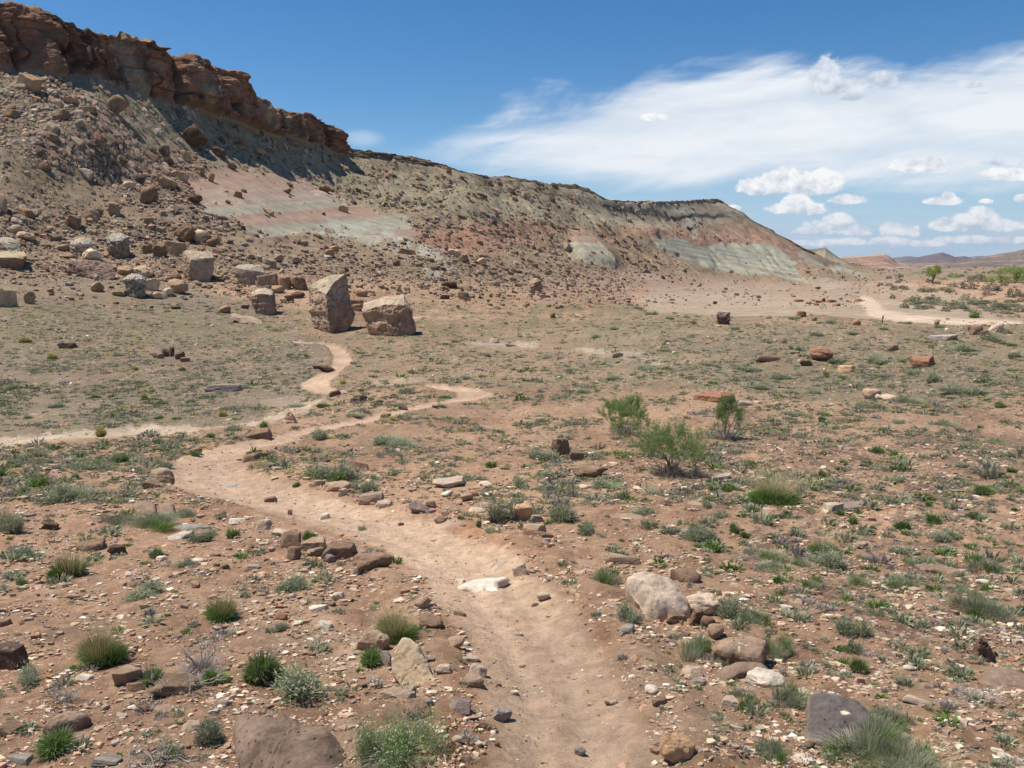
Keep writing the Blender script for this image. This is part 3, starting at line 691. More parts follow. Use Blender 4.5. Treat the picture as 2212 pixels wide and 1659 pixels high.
def c_mesa1(us, t, Z, h, X, Y):
    c = lay(np.zeros((len(us), 3)) + C(.31, .20, .14), sstep(h, .5, .75), C(.30, .26, .19)); return lay(c, (h > .86) * .7, C(.16, .12, .09))
def c_mesa2(us, t, Z, h, X, Y):
    s = fbm(X / 12, Y / 200, seed=350, octaves=3)
    c = np.zeros((len(us), 3)) + C(.25, .15, .11)
    c = lay(c, sstep(np.sin(h * 34 + 1.5 * s), .2, .9) * (h < .42) * .6, C(.40, .33, .28))
    c = lay(c, sstep(s, .1, .4) * .35, C(.38, .29, .22)); return lay(c, (h > .88) * .8, C(.36, .31, .24))
def c_blue(us, t, Z, h, X, Y):
    s = fbm(X / 160, Y / 400 + h * 2, seed=351, octaves=4)
    return lay(np.zeros((len(us), 3)) + C(.13, .10, .105), sstep(s, 0, .4) * .4, C(.19, .15, .135))
def c_right(us, t, Z, h, X, Y):
    s = fbm(X / 45, Y / 200 + Z / 4, seed=352, octaves=5, gain=.65)
    c = np.zeros((len(us), 3)) + C(.165, .125, .105)
    c = lay(c, sstep(s, .10, .28) * .6, C(.30, .215, .17)); return lay(c, sstep(-s, .02, .25) * .75, C(.085, .085, .06))
ridge('mesa', [(1700,548),(1741,538),(1765,537),(1783,534),(1788,539),(1812,556),(1832,567),(1870,590)], [(1700,596),(1870,598)], 900, 220, 300, c_mesa1, n=200)
ridge('mesa', [(1790,560),(1822,554),(1870,552),(1908,547),(1916,550),(1940,566),(1965,577),(2010,588)], [(1790,588),(2010,590)], 1500, 420, 500, c_mesa2, n=260)
ridge('badlands', [(1850,588),(1900,580),(1950,576),(1968,578),(1990,580),(2000,574),(2022,571),(2032,575),(2060,586)], [(1850,590),(2060,590)], 1250, 90, 120, c_mesa2, n=220)
ridge('distant_hills', [(1860,562),(1940,556),(1960,553),(2040,562),(2120,553),(2330,548),(2500,548)], [(1860,566),(2500,566)], 16000, 1500, 1500, c_blue, n=140)
ridge('hills', [(1935,566),(1975,557),(2015,549),(2035,545),(2048,549),(2062,555),(2085,553),(2110,562),(2160,568)], [(1935,570),(2160,571)], 5200, 1400, 1200, c_blue, n=220)
ridge('slickrock_hills', [(2020,577),(2060,568),(2110,557),(2160,548),(2190,544),(2212,538),(2260,530),(2400,515),(2700,505)], [(2020,579),(2120,583),(2212,592),(2700,605)], 2300, 1150, 900, c_right, n=420, rough=.7)
# ------------------------------------------------------------------ rock material
def rock_material(name, attr):
    m, nt, b = new_mat(name, 0.93)
    tc = nt.nodes.new('ShaderNodeTexCoord'); oi = nt.nodes.new('ShaderNodeObjectInfo')
    ge = nt.nodes.new('ShaderNodeNewGeometry')
    va = nt.nodes.new('ShaderNodeVectorMath'); va.operation = 'ADD'
    nt.links.new(tc.outputs['Object'], va.inputs[0]); nt.links.new(oi.outputs['Location'], va.inputs[1])
    P = va.outputs[0]
    if attr:
        at = nt.nodes.new('ShaderNodeAttribute'); at.attribute_name = 'Col'; base = at.outputs['Color']
        s1, s2 = (3.0, 25.0)
    else: base = oi.outputs['Color']; s1, s2 = (2.2, 9.0)
    n1 = tex_noise(nt, P, s1, 10, .68); n2 = tex_noise(nt, P, s2, 8, .75)
    f = node_math(nt, 'MULTIPLY', mapr(nt, n1.outputs['Fac'], .3, .7, .62, 1.35), mapr(nt, n2.outputs['Fac'], .3, .7, .78, 1.22))
    sc = nt.nodes.new('ShaderNodeVectorMath'); sc.operation = 'SCALE'; nt.links.new(base, sc.inputs[0]); nt.links.new(f, sc.inputs['Scale'])
    # patches of pale weathering and small dark pits
    n3 = tex_noise(nt, P, s1 * 1.7, 6, .6)
    c = mixrgb(nt, mapr(nt, n3.outputs['Fac'], .55, .68, 0, .35), sc.outputs[0], (.50, .41, .32))
    vo = nt.nodes.new('ShaderNodeTexVoronoi'); vo.inputs['Scale'].default_value = s2 * 2.2; nt.links.new(P, vo.inputs['Vector'])
    c = mixrgb(nt, mapr(nt, vo.outputs['Distance'], .22, .1, 0, .45), c, (.07, .05, .04))
    nt.links.new(c, b.inputs['Base Color'])
    bm = nt.nodes.new('ShaderNodeBump'); bm.inputs['Strength'].default_value = .6; bm.inputs['Distance'].default_value = .05 if not attr else .01
    nt.links.new(n2.outputs['Fac'], bm.inputs['Height']); nt.links.new(bm.outputs[0], b.inputs['Normal'])
    return m
M_ROCK = rock_material("rock_surface", False)
M_STONE = rock_material("stone_surface", True)
def bed_material():
    """big sandstone blocks: own colour per face from the mesh, streaked with desert varnish"""
    m, nt, b = new_mat("boulder_sandstone", .93)
    at = nt.nodes.new('ShaderNodeAttribute'); at.attribute_name = 'Col'
    ge = nt.nodes.new('ShaderNodeNewGeometry'); P = ge.outputs['Position']
    n1 = tex_noise(nt, P, .9, 12, .7); n2 = tex_noise(nt, P, 5.0, 10, .75)
    mp = nt.nodes.new('ShaderNodeMapping'); mp.inputs['Scale'].default_value = (1.6, 1.6, .25); nt.links.new(P, mp.inputs['Vector'])
    n3 = tex_noise(nt, mp.outputs[0], 1.1, 8, .6)
    f = node_math(nt, 'MULTIPLY', mapr(nt, n1.outputs['Fac'], .3, .7, .7, 1.3), mapr(nt, n2.outputs['Fac'], .3, .7, .8, 1.2))
    sc = nt.nodes.new('ShaderNodeVectorMath'); sc.operation = 'SCALE'; nt.links.new(at.outputs['Color'], sc.inputs[0]); nt.links.new(f, sc.inputs['Scale'])
    c = mixrgb(nt, mapr(nt, n3.outputs['Fac'], .56, .7, 0, .55), sc.outputs[0], (.12, .08, .06))
    nt.links.new(c, b.inputs['Base Color'])
    bm = nt.nodes.new('ShaderNodeBump'); bm.inputs['Strength'].default_value = .8; bm.inputs['Distance'].default_value = .12
    nt.links.new(n2.outputs['Fac'], bm.inputs['Height']); nt.links.new(bm.outputs[0], b.inputs['Normal'])
    return m
M_BED = bed_material()

ROCKC = dict(tan=(.46, .31, .20), pale=(.62, .47, .34), white=(.76, .65, .51), brown=(.29, .185, .12), dark=(.15, .095, .07), purple=(.27, .205, .175), orange=(.66, .40, .22),
             red=(.33, .165, .10), grey=(.38, .32, .26), buff=(.41, .295, .20))
_ico = {}
def ico(sub):
    if sub not in _ico:
        bm = bmesh.new(); bmesh.ops.create_icosphere(bm, subdivisions=sub, radius=1.0)
        bm.verts.ensure_lookup_table()
        _ico[sub] = (np.array([v.co[:] for v in bm.verts]), np.array([[v.index for v in f.verts] for f in bm.faces])); bm.free()
    return _ico[sub]
def rock_shape(seed, sub=2, kind='b', rough=.04):
    """a stone cut by random planes; spans about -0.5..0.5 in each axis"""
    r = np.random.default_rng(seed); V, F = ico(sub)
    n = {'b': 9, 'f': 9, 'r': 20, 's': 8}[kind]
    N_ = r.normal(size=(n, 3)); N_ /= np.linalg.norm(N_, axis=1)[:, None]
    if kind in 'bfs': N_[0] = (.08, -.05, 1); N_[1] = (0, 0, -1); N_[2] = (r.normal() * .3, -1, .15); N_[3] = (1, r.normal() * .4, .1); N_[4] = (-1, r.normal() * .4, .1)
    N_ /= np.linalg.norm(N_, axis=1)[:, None]
    d = r.uniform(.55, .85, n) if kind != 'r' else r.uniform(.74, .92, n)
    dots = V @ N_.T
    rr = np.where(dots > 1e-3, d / np.maximum(dots, 1e-3), 9.0)
    k = 60 if kind != 'r' else 14
    R = -np.log(np.exp(-k * np.minimum(rr, 1.35)).sum(1)) / k
    P = V * R[:, None]
    if sub >= 2:
        o = seed * 3.7
        P = P * (1 + rough * fbm(V[:, 0] * 2.6 + o, V[:, 1] * 2.6, V[:, 2] * 2.6, seed=seed, octaves=2 if sub < 4 else 5, gain=.6))[:, None]
    P = P / (P.max(0) - P.min(0)); P = P - (P.max(0) + P.min(0)) / 2
    return P, F
ROCKMESH = {}
def rock_mesh(kind, lod, k):
    key = (kind, lod, k)
    if key not in ROCKMESH:
        P, F = rock_shape(1000 + k * 31 + ord(kind) + 7 * lod, {0: 2, 1: 3, 2: 5}[lod], kind, .10 if kind != 'r' else .16)
        me = mesh_np('rock', P, F, None, M_ROCK, smooth=(lod == 2))
        if lod < 2 and kind == 'r': me.polygons.foreach_set('use_smooth', [True] * len(F))
        ROCKMESH[key] = me
    return ROCKMESH[key]

# ------------------------------------------------------------------ labels: each thing told apart by its look and its nearest landmark
MARKS = [  # (u, v, phrase)
 (60,160,'the foot of the tall cliff'),(300,215,'the middle of the cliff foot'),(560,270,'the lower cliff foot'),(745,330,'the end of the cliff'),(620,440,'the pink striped clay slope'),
 (820,495,'the grey clay tongue'),(1280,545,'the round striped clay knoll'),(1600,565,'the pale green clay slope'),(1000,410,'the thin dark ledge'),(1200,470,'the middle of the long talus slope'),
 (715,655,'the tall wedge shaped boulder'),(840,683,'the square orange brown boulder'),(427,575,'the tall flat topped boulder'),(256,532,'the upright knobbly boulder'),(193,590,'the long dark red boulder'),
 (28,557,'the thick flat slab boulder'),(292,622,'the round knobbly pale boulder'),(540,592,'the rounded brown boulder'),(571,652,'the square capped boulder'),(1155,614,'the lone tan boulder'),
 (1562,686,'the squat stump shaped rock'),(1780,652,'the row of red blocks'),(1905,690,'the wooden signpost'),(2113,713,'the broken brown outcrop'),(2039,729,'the grey rock slab'),
 (1777,769,'the reddish brown dome rock'),(1884,850,'the tan round rock pair'),(1547,859,'the brown ledge rock'),(1343,900,'the bushy green greasewood'),(1452,985,'the wide twiggy greasewood'),(1564,915,'the tall thin greasewood'),
 (1213,968,'the upright brown rock'),(1280,1017,'the brown humped rock'),(1127,1109,'the tan block'),(1345,1115,'the flat tan slab'),(1680,1050,'the straw topped grass clump'),(1803,1095,'the pale and purple slab pair'),
 (1420,1260,'the large pale boulder'),(1522,1309,'the rounded cream rock'),(1600,1390,'the chipped brown slab'),(1600,1440,'the curved brown slab'),(1659,1470,'the white rock'),(1810,1540,'the big dark slab'),
 (1466,1618,'the orange rock'),(2120,1400,'the triangular brown rock'),(2170,1460,'the cracked flat slab'),(1736,1322,'the long narrow brown slab'),(1960,1640,'the big grass clump'),
 (1040,1260,'the white slab in the trail'),(1123,1232,'the pale block'),(802,1215,'the rounded brown slab'),(731,1196,'the sharp brown rock'),(633,1197,'the standing brown block'),
 (885,1430,'the leaning tan slab'),(803,1382,'the rounded tan rock'),(850,1620,'the leafy green bush'),(630,1590,'the huge brown pitted boulder'),(425,1440,'the dead grey bush'),(560,1450,'the dark green grass dome'),
 (200,1380,'the tall straw topped tuft'),(140,1225,'the wide green tuft'),(475,1320,'the straw crowned tuft'),(322,1470,'the green bush'),(118,1600,'the low green tuft'),(20,1425,'the dark rock block'),
 (340,1097,'the split brown block'),(354,1025,'the tan slab pile'),(415,1140,'the pale topped dark rock'),(150,1060,'the grey green round bush'),(430,1012,'the trail hairpin'),(1040,850,'the far trail bend'),
 (700,830,'the sunken trail curve'),(623,900,'the tan cone rock'),(556,940,'the brown slab'),(215,935,'the yellow tuft'),(150,955,'the sandy wash'),(479,838,'the dark purple rock sheet'),
 (370,762,'the dark rock cluster'),(140,748,'the flat dark rock'),(1080,745,'the pale sand patch'),(1001,641,'the dark block'),(968,617,'the dark rock pile'),(2015,610,'the bright green tree'),(2190,605,'the bright thicket')]
PENDING = []       # (object, look, u, v, avoid)
def want_label(o, look, u, v, own=None): PENDING.append((o, look, u, v, own))
ORD = ['nearest', 'second', 'third', 'fourth', 'fifth', 'sixth', 'seventh', 'eighth', 'ninth', 'tenth', 'eleventh', 'twelfth']
def write_labels():
    from collections import defaultdict
    G = defaultdict(list)
    for (o, look, u, v, own) in PENDING:
        best = None
        for (mu, mv, ph) in MARKS:
            dx, dy = u - mu, v - mv
            sc = 1.0 + 2.2 * max(0.0, (1000 - v) / 1000.0)
            d = math.hypot(dx, dy * sc)
            if d < 16 and own: continue
            if best is None or d < best[0]: best = (d, dx, dy * sc, ph)
        d, dx, dy, ph = best
        if abs(dx) > abs(dy) * 1.2: w = 'right of' if dx > 0 else 'left of'
        elif dy > 0: w = 'in front of' if abs(dx) < abs(dy) * .5 else ('front right of' if dx > 0 else 'front left of')
        else: w = 'behind' if abs(dx) < abs(dy) * .5 else ('behind and right of' if dx > 0 else 'behind and left of')
        G[(look, w, ph)].append((d, o))
    for (look, w, ph), L in G.items():
        L.sort(key=lambda t: t[0])
        for i, (d, o) in enumerate(L):
            s = f"{look} {w} {ph}" if len(L) == 1 else f"{look}, {ORD[min(i, 11)]} {w} {ph}"
            o['label'] = s

# ------------------------------------------------------------------ hero boulders: hulls of real depth
import bmesh
def carve(me_pts, cuts, amp, freq, seed, colf, name, loc, smooth_it=2, mat=None):
    bm = bmesh.new()
    for p in me_pts: bm.verts.new(Vector(p) - Vector(loc))
    r = bmesh.ops.convex_hull(bm, input=bm.verts)
    bad = [g for g in r['geom_interior'] if isinstance(g, bmesh.types.BMVert)] + [v for v in bm.verts if not v.link_faces]
    bmesh.ops.delete(bm, geom=list(set(bad)), context='VERTS')
    for c in cuts:
        bmesh.ops.triangulate(bm, faces=bm.faces)
        bmesh.ops.subdivide_edges(bm, edges=bm.edges, cuts=c, use_grid_fill=True)
    for _ in range(smooth_it): bmesh.ops.smooth_vert(bm, verts=bm.verts, factor=.5, use_axis_x=True, use_axis_y=True, use_axis_z=True)
    bmesh.ops.triangulate(bm, faces=bm.faces)
    bm.normal_update(); bm.verts.ensure_lookup_table()
    V_ = np.array([v.co[:] for v in bm.verts]); Nn = np.array([v.normal[:] for v in bm.verts]); F_ = np.array([[v.index for v in f.verts] for f in bm.faces])
    bm.free()
    d = fbm(V_[:, 0] * freq, V_[:, 1] * freq, V_[:, 2] * freq, seed=seed, octaves=5, gain=.55)
    zb_ = V_[:, 2] * 1.6 / max(np.ptp(V_[:, 2]), .1) * 3.2 + .5 * vnoise(V_[:, 0] * freq, V_[:, 1] * freq, seed=seed + 2)
    d = d + .55 * vnoise(zb_ * 2.2, zb_ * 0, seed=seed + 3) * (1 - np.abs(Nn[:, 2]))
    d2 = np.abs(fbm(V_[:, 0] * freq * .6, V_[:, 1] * freq * .6, V_[:, 2] * freq * 1.2, seed=seed + 5, octaves=3))
    d3 = fbm(V_[:, 0] * freq * 3.1, V_[:, 1] * freq * 3.1, V_[:, 2] * freq * 4.4, seed=seed + 11, octaves=3, gain=.6)
    d = d - .75 * sstep(d3, .12, .22) + .35 * d3
    V_ = V_ + Nn * ((d * amp) - amp * .5 * (d2 < .025))[:, None]
    return mesh_np(name, V_, F_, colf(V_, Nn), mat or M_BED, smooth=True)
def hero(name, pts, base, label, cat, top, side, amp=.10, freq=.7, seed=1, cuts=(3, 3, 1), group=None, sink=.25, mixz=.45, sm=2):
    g = grid_hit(*base); Y0 = g[1]
    W = []
    for (u, v, dy) in pts:
        a_, q_ = aq(u, v); Y = Y0 + dy; W.append((a_ * Y, Y, q_ * Y))
    # a ring below the foot so that the block is rooted in the ground
    W = np.array(W); lowz = W[:, 2].min()
    foot = W[W[:, 2] < lowz + .25 * (W[:, 2].max() - lowz)]
    W = np.vstack([W, foot - [0, 0, sink]])
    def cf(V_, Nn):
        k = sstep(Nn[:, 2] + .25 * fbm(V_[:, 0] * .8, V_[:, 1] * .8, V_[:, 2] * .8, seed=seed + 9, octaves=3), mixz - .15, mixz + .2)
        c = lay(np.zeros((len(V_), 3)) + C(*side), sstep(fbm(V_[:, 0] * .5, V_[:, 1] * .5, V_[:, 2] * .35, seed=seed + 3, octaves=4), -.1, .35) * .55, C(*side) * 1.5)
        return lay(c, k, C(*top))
    loc = (float(g[0]), float(g[1]), float(g[2]))
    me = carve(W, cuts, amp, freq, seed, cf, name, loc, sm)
    o = obj_of(name, me, loc=loc, label=label, cat=cat, group=group)
    return o
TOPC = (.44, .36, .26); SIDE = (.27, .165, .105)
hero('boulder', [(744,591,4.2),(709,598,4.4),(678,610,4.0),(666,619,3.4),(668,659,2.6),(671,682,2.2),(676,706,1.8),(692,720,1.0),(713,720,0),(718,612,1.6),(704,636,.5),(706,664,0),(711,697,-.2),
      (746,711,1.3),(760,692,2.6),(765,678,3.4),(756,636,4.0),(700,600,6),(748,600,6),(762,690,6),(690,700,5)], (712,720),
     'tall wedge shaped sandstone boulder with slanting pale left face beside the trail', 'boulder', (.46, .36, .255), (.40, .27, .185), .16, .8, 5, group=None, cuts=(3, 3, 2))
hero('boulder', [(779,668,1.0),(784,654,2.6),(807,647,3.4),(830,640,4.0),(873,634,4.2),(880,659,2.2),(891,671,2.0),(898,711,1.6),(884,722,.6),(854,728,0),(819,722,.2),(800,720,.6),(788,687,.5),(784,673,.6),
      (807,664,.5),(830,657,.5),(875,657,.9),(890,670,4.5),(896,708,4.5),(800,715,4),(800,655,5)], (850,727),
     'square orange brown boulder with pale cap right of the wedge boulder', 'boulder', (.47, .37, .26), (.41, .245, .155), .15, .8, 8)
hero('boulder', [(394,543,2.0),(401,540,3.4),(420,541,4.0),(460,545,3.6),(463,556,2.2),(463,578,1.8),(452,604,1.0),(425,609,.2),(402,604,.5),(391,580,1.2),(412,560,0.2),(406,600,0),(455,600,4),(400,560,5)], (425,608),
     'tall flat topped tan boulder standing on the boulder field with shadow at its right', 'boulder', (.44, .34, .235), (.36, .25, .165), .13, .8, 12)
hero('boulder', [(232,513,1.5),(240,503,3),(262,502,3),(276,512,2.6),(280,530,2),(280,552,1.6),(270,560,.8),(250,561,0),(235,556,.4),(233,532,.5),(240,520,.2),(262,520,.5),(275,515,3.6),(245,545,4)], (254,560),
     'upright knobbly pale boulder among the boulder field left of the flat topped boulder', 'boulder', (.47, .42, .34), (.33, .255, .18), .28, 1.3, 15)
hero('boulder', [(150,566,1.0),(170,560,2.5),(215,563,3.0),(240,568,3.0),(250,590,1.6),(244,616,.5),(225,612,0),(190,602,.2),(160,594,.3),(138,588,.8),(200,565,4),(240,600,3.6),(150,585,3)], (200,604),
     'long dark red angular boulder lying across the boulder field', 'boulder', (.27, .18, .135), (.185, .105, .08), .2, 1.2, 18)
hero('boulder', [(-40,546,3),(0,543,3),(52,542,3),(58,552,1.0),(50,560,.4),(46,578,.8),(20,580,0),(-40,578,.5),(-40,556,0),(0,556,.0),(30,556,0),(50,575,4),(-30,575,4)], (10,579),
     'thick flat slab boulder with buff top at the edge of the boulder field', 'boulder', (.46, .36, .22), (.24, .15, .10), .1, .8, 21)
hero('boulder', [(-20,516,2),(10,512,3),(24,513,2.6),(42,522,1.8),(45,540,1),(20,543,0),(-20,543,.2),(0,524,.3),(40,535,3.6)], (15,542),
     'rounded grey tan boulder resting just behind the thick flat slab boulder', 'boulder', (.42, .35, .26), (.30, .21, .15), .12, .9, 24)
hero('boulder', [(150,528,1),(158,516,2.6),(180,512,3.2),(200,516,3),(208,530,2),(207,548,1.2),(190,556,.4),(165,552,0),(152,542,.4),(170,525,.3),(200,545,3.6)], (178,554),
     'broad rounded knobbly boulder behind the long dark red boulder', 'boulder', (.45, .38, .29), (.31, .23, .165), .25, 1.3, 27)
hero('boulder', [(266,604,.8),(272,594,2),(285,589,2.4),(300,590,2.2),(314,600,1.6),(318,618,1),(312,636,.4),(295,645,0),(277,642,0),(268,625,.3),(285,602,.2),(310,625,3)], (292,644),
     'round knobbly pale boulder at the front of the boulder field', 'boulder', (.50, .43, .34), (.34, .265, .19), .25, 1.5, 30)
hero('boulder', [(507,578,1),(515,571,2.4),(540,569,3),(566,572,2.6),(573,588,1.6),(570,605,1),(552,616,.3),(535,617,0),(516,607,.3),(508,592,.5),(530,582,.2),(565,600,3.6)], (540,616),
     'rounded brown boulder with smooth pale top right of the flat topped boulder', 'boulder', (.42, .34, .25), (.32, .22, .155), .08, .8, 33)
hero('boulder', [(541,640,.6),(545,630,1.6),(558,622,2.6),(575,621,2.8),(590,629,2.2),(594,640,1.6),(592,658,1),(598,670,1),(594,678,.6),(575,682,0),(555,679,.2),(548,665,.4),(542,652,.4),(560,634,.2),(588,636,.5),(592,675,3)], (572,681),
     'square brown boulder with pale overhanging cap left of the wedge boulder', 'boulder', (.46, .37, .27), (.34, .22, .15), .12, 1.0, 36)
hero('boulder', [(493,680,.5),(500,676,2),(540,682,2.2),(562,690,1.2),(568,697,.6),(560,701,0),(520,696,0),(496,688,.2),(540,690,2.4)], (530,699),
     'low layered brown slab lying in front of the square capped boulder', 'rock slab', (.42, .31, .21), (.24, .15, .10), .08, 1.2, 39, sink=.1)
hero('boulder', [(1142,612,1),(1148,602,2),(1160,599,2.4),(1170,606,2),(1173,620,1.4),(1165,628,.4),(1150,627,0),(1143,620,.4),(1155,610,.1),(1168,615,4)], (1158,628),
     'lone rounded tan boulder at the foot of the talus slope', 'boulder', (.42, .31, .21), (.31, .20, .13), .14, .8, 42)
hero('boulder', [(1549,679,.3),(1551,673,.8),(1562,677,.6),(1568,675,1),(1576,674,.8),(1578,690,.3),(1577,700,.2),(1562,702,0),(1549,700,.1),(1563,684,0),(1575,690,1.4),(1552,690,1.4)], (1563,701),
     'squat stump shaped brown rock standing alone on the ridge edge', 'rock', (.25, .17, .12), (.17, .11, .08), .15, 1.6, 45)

hero('rock', [(2094,1428,.1),(2100,1402,.1),(2116,1378,.02),(2124,1371,.05),(2134,1392,.02),(2150,1415,.05),(2154,1426,.2),(2140,1430,0),(2112,1432,0),(2100,1425,.45),(2124,1376,.25),(2146,1420,.45)], (2120,1431),
     'triangular brown rock standing on edge in dark gravel', 'rock', (.30, .20, .14), (.24, .155, .105), .012, 6, 48, sink=.05)
hero('rock', [(609,912,.1),(612,904,.2),(620,890,.15),(625,884,.2),(632,892,.1),(641,908,.1),(636,915,0),(616,916,0),(626,888,.5),(612,908,.6),(638,908,.6)], (624,915),
     'tan cone shaped rock standing beside the trail before the sunken curve', 'rock', (.45, .33, .23), (.36, .25, .17), .03, 3, 51, sink=.05)

# ------------------------------------------------------------------ foreground slabs from their outlines
def slab(name, poly, label, colr, edge=None, thick=.12, lift=.02, normal=(0, -.12, 1), group=None, cat='rock', dome=.25, rough=.006, rings=12, nang=88, anchor=None, seed=1, pits=False, uneven=.0, chips=None, bell=None):
    P = np.array(poly, float); c = P.mean(0) if anchor is None else np.array(anchor, float)
    g = grid_hit(*c); n_ = np.array(normal, float); n_ /= np.linalg.norm(n_)
    o_ = g + n_ * lift
    W = []
    for (u, v) in P:
        a_, q_ = aq(u, v); d_ = np.array([a_, 1.0, q_]); t = (o_ @ n_) / (d_ @ n_); W.append(d_ * t)
    W = np.array(W); ctr = W.mean(0)
    e1 = np.cross(n_, [0, 1, 0]); e1 = -e1 / np.linalg.norm(e1)
    if e1[0] < 0: e1 = -e1
    e2 = np.cross(n_, e1)
    x = (W - ctr) @ e1; y = (W - ctr) @ e2
    # resample the outline by angle from the centre
    xs, ys = [], []
    n = len(x)
    for i in range(n):
        for j in range(12):
            t = j / 12; xs.append(x[i] * (1 - t) + x[(i + 1) % n] * t); ys.append(y[i] * (1 - t) + y[(i + 1) % n] * t)
    xs, ys = np.array(xs), np.array(ys); th = np.arctan2(ys, xs); rr = np.hypot(xs, ys); od = np.argsort(th)
    T = np.linspace(-math.pi, math.pi, nang, endpoint=False)
    R = np.interp(T, np.concatenate([th[od] - 2 * math.pi, th[od], th[od] + 2 * math.pi]), np.tile(rr[od], 3))
    R = R * (1 + .025 * fbm(np.cos(T) * 5 + seed, np.sin(T) * 5, seed=seed, octaves=3))
    size = R.mean(); verts = [(0, 0, 0)]; kind = [0.]
    prof = [(j / rings, 0, 0) for j in range(1, rings)] + [(1.0, -.05, 1), (1.02, -.25, 1), (1.0, -.55, 1), (.96, -1.0, 1), (.9, -1.4, 1)]
    for (f, dz, sd_) in prof:
        for k_ in range(nang): verts.append((R[k_] * f * math.cos(T[k_]), R[k_] * f * math.sin(T[k_]), dz * thick)); kind.append(sd_)
    Vv = np.array(verts); kind = np.array(kind); fr = np.hypot(Vv[:, 0], Vv[:, 1]) / (np.interp(np.arctan2(Vv[:, 1], Vv[:, 0]), T, R, period=2 * math.pi) + 1e-9)
    topz = -dome * thick * np.clip(fr, 0, 1) ** 4
    f1 = 1.0 / size
    nz = fbm(Vv[:, 0] * f1 * 2.2 + seed, Vv[:, 1] * f1 * 2.2, Vv[:, 2] * f1 * 4, seed=seed, octaves=5, gain=.6)
    Vv[:, 2] += topz * (Vv[:, 2] > -.5 * thick) + nz * rough * 1.5 + uneven * thick * np.clip(vnoise(Vv[:, 0] * f1 * 1.4, Vv[:, 1] * f1 * 1.4, seed=seed + 2), -1, 1) * (kind < .5)
    sdm = kind > .5
    radn = fbm(np.arctan2(Vv[:, 1], Vv[:, 0]) * 5, Vv[:, 2] / thick * 2.5, seed=seed + 4, octaves=4)
    Vv[sdm, :2] *= (1 + .05 * radn[sdm])[:, None]
    F_ = []
    for k_ in range(nang): F_.append((0, 1 + k_, 1 + (k_ + 1) % nang))
    for j in range(len(prof) - 1):
        a0 = 1 + j * nang; b0 = a0 + nang
        for k_ in range(nang):
            k2 = (k_ + 1) % nang; F_.append((a0 + k_, b0 + k_, b0 + k2)); F_.append((a0 + k_, b0 + k2, a0 + k2))
    col_ = lay(np.zeros((len(Vv), 3)) + C(*colr), sstep(nz, -.1, .5) * .45, C(*colr) * 1.25)
    if edge is not None: col_ = lay(col_, sstep(fr + .06 * nz, .86, 1.0), C(*edge))
    if chips:
        for (cx_, cy_, cr_) in chips: col_ = lay(col_, (np.hypot((Vv[:, 0] / size - cx_), (Vv[:, 1] / size - cy_)) < cr_) * .9, C(.72, .62, .46))
    # to world
    Wd = ctr + Vv[:, :1] * e1 + Vv[:, 1:2] * e2 + Vv[:, 2:3] * n_
    loc = ctr - n_ * thick
    me = mesh_np(name, Wd - loc, np.array(F_), col_, M_SLAB if not pits else M_PIT, smooth=True)
    if not pits: me.polygons.foreach_set('use_smooth', [i < nang * (2 * rings - 3) for i in range(len(F_))])
    return obj_of(name, me, loc=tuple(float(t) for t in loc), label=label, cat=cat, group=group)
def pit_material(name="pitted_boulder", pits=True):
    m, nt, b = new_mat(name, .95)
    at = nt.nodes.new('ShaderNodeAttribute'); at.attribute_name = 'Col'
    tc = nt.nodes.new('ShaderNodeTexCoord'); P = tc.outputs['Object']
    n1 = tex_noise(nt, P, 5, 12, .7); n2 = tex_noise(nt, P, 45, 8, .75)
    f = node_math(nt, 'MULTIPLY', mapr(nt, n1.outputs['Fac'], .3, .7, .60, 1.42), mapr(nt, n2.outputs['Fac'], .3, .7, .76, 1.24))
    sc = nt.nodes.new('ShaderNodeVectorMath'); sc.operation = 'SCALE'; nt.links.new(at.outputs['Color'], sc.inputs[0]); nt.links.new(f, sc.inputs['Scale'])
    vo = nt.nodes.new('ShaderNodeTexVoronoi'); vo.inputs['Scale'].default_value = 46; nt.links.new(P, vo.inputs['Vector'])
    pit = mapr(nt, node_math(nt, 'ADD', vo.outputs['Distance'], node_math(nt, 'MULTIPLY', n2.outputs['Fac'], .3)), .40, .22, 0, 1)
    sp = nt.nodes.new('ShaderNodeSeparateColor'); nt.links.new(vo.outputs['Color'], sp.inputs[0])
    pit = node_math(nt, 'MULTIPLY', pit, node_math(nt, 'GREATER_THAN', sp.outputs[0], .68 if pits else .9))
    c = mixrgb(nt, node_math(nt, 'MULTIPLY', pit, .8), sc.outputs[0], (.05, .04, .035)); nt.links.new(c, b.inputs['Base Color'])
    bm = nt.nodes.new('ShaderNodeBump'); bm.inputs['Strength'].default_value = .8; bm.inputs['Distance'].default_value = .012
    h_ = node_math(nt, 'SUBTRACT', n2.outputs['Fac'], node_math(nt, 'MULTIPLY', pit, 1.2)); nt.links.new(h_, bm.inputs['Height']); nt.links.new(bm.outputs[0], b.inputs['Normal'])
    return m
M_PIT = pit_material(); M_SLAB = pit_material("slab_stone", False)
def cz(x0, y0, pts): return [(x0 + .3516 * x, y0 + .3516 * y) for x, y in pts]
slab('boulder', cz(0, 1076, [(1425,1262),(1480,1232),(1600,1245),(1720,1235),(1830,1280),(1950,1310),(2080,1400),(2130,1480),(2180,1620),(2190,1760),(1500,1800),(1480,1620),(1425,1430)]),
     'huge brown pitted boulder top beside the trail between the leafy bush and dead twigs', (.24, .165, .12), None, .3, .07, (.03, -.2, 1), cat='boulder', seed=2, pits=True, rings=20, nang=140, rough=.02, uneven=.12, anchor=(630, 1630))
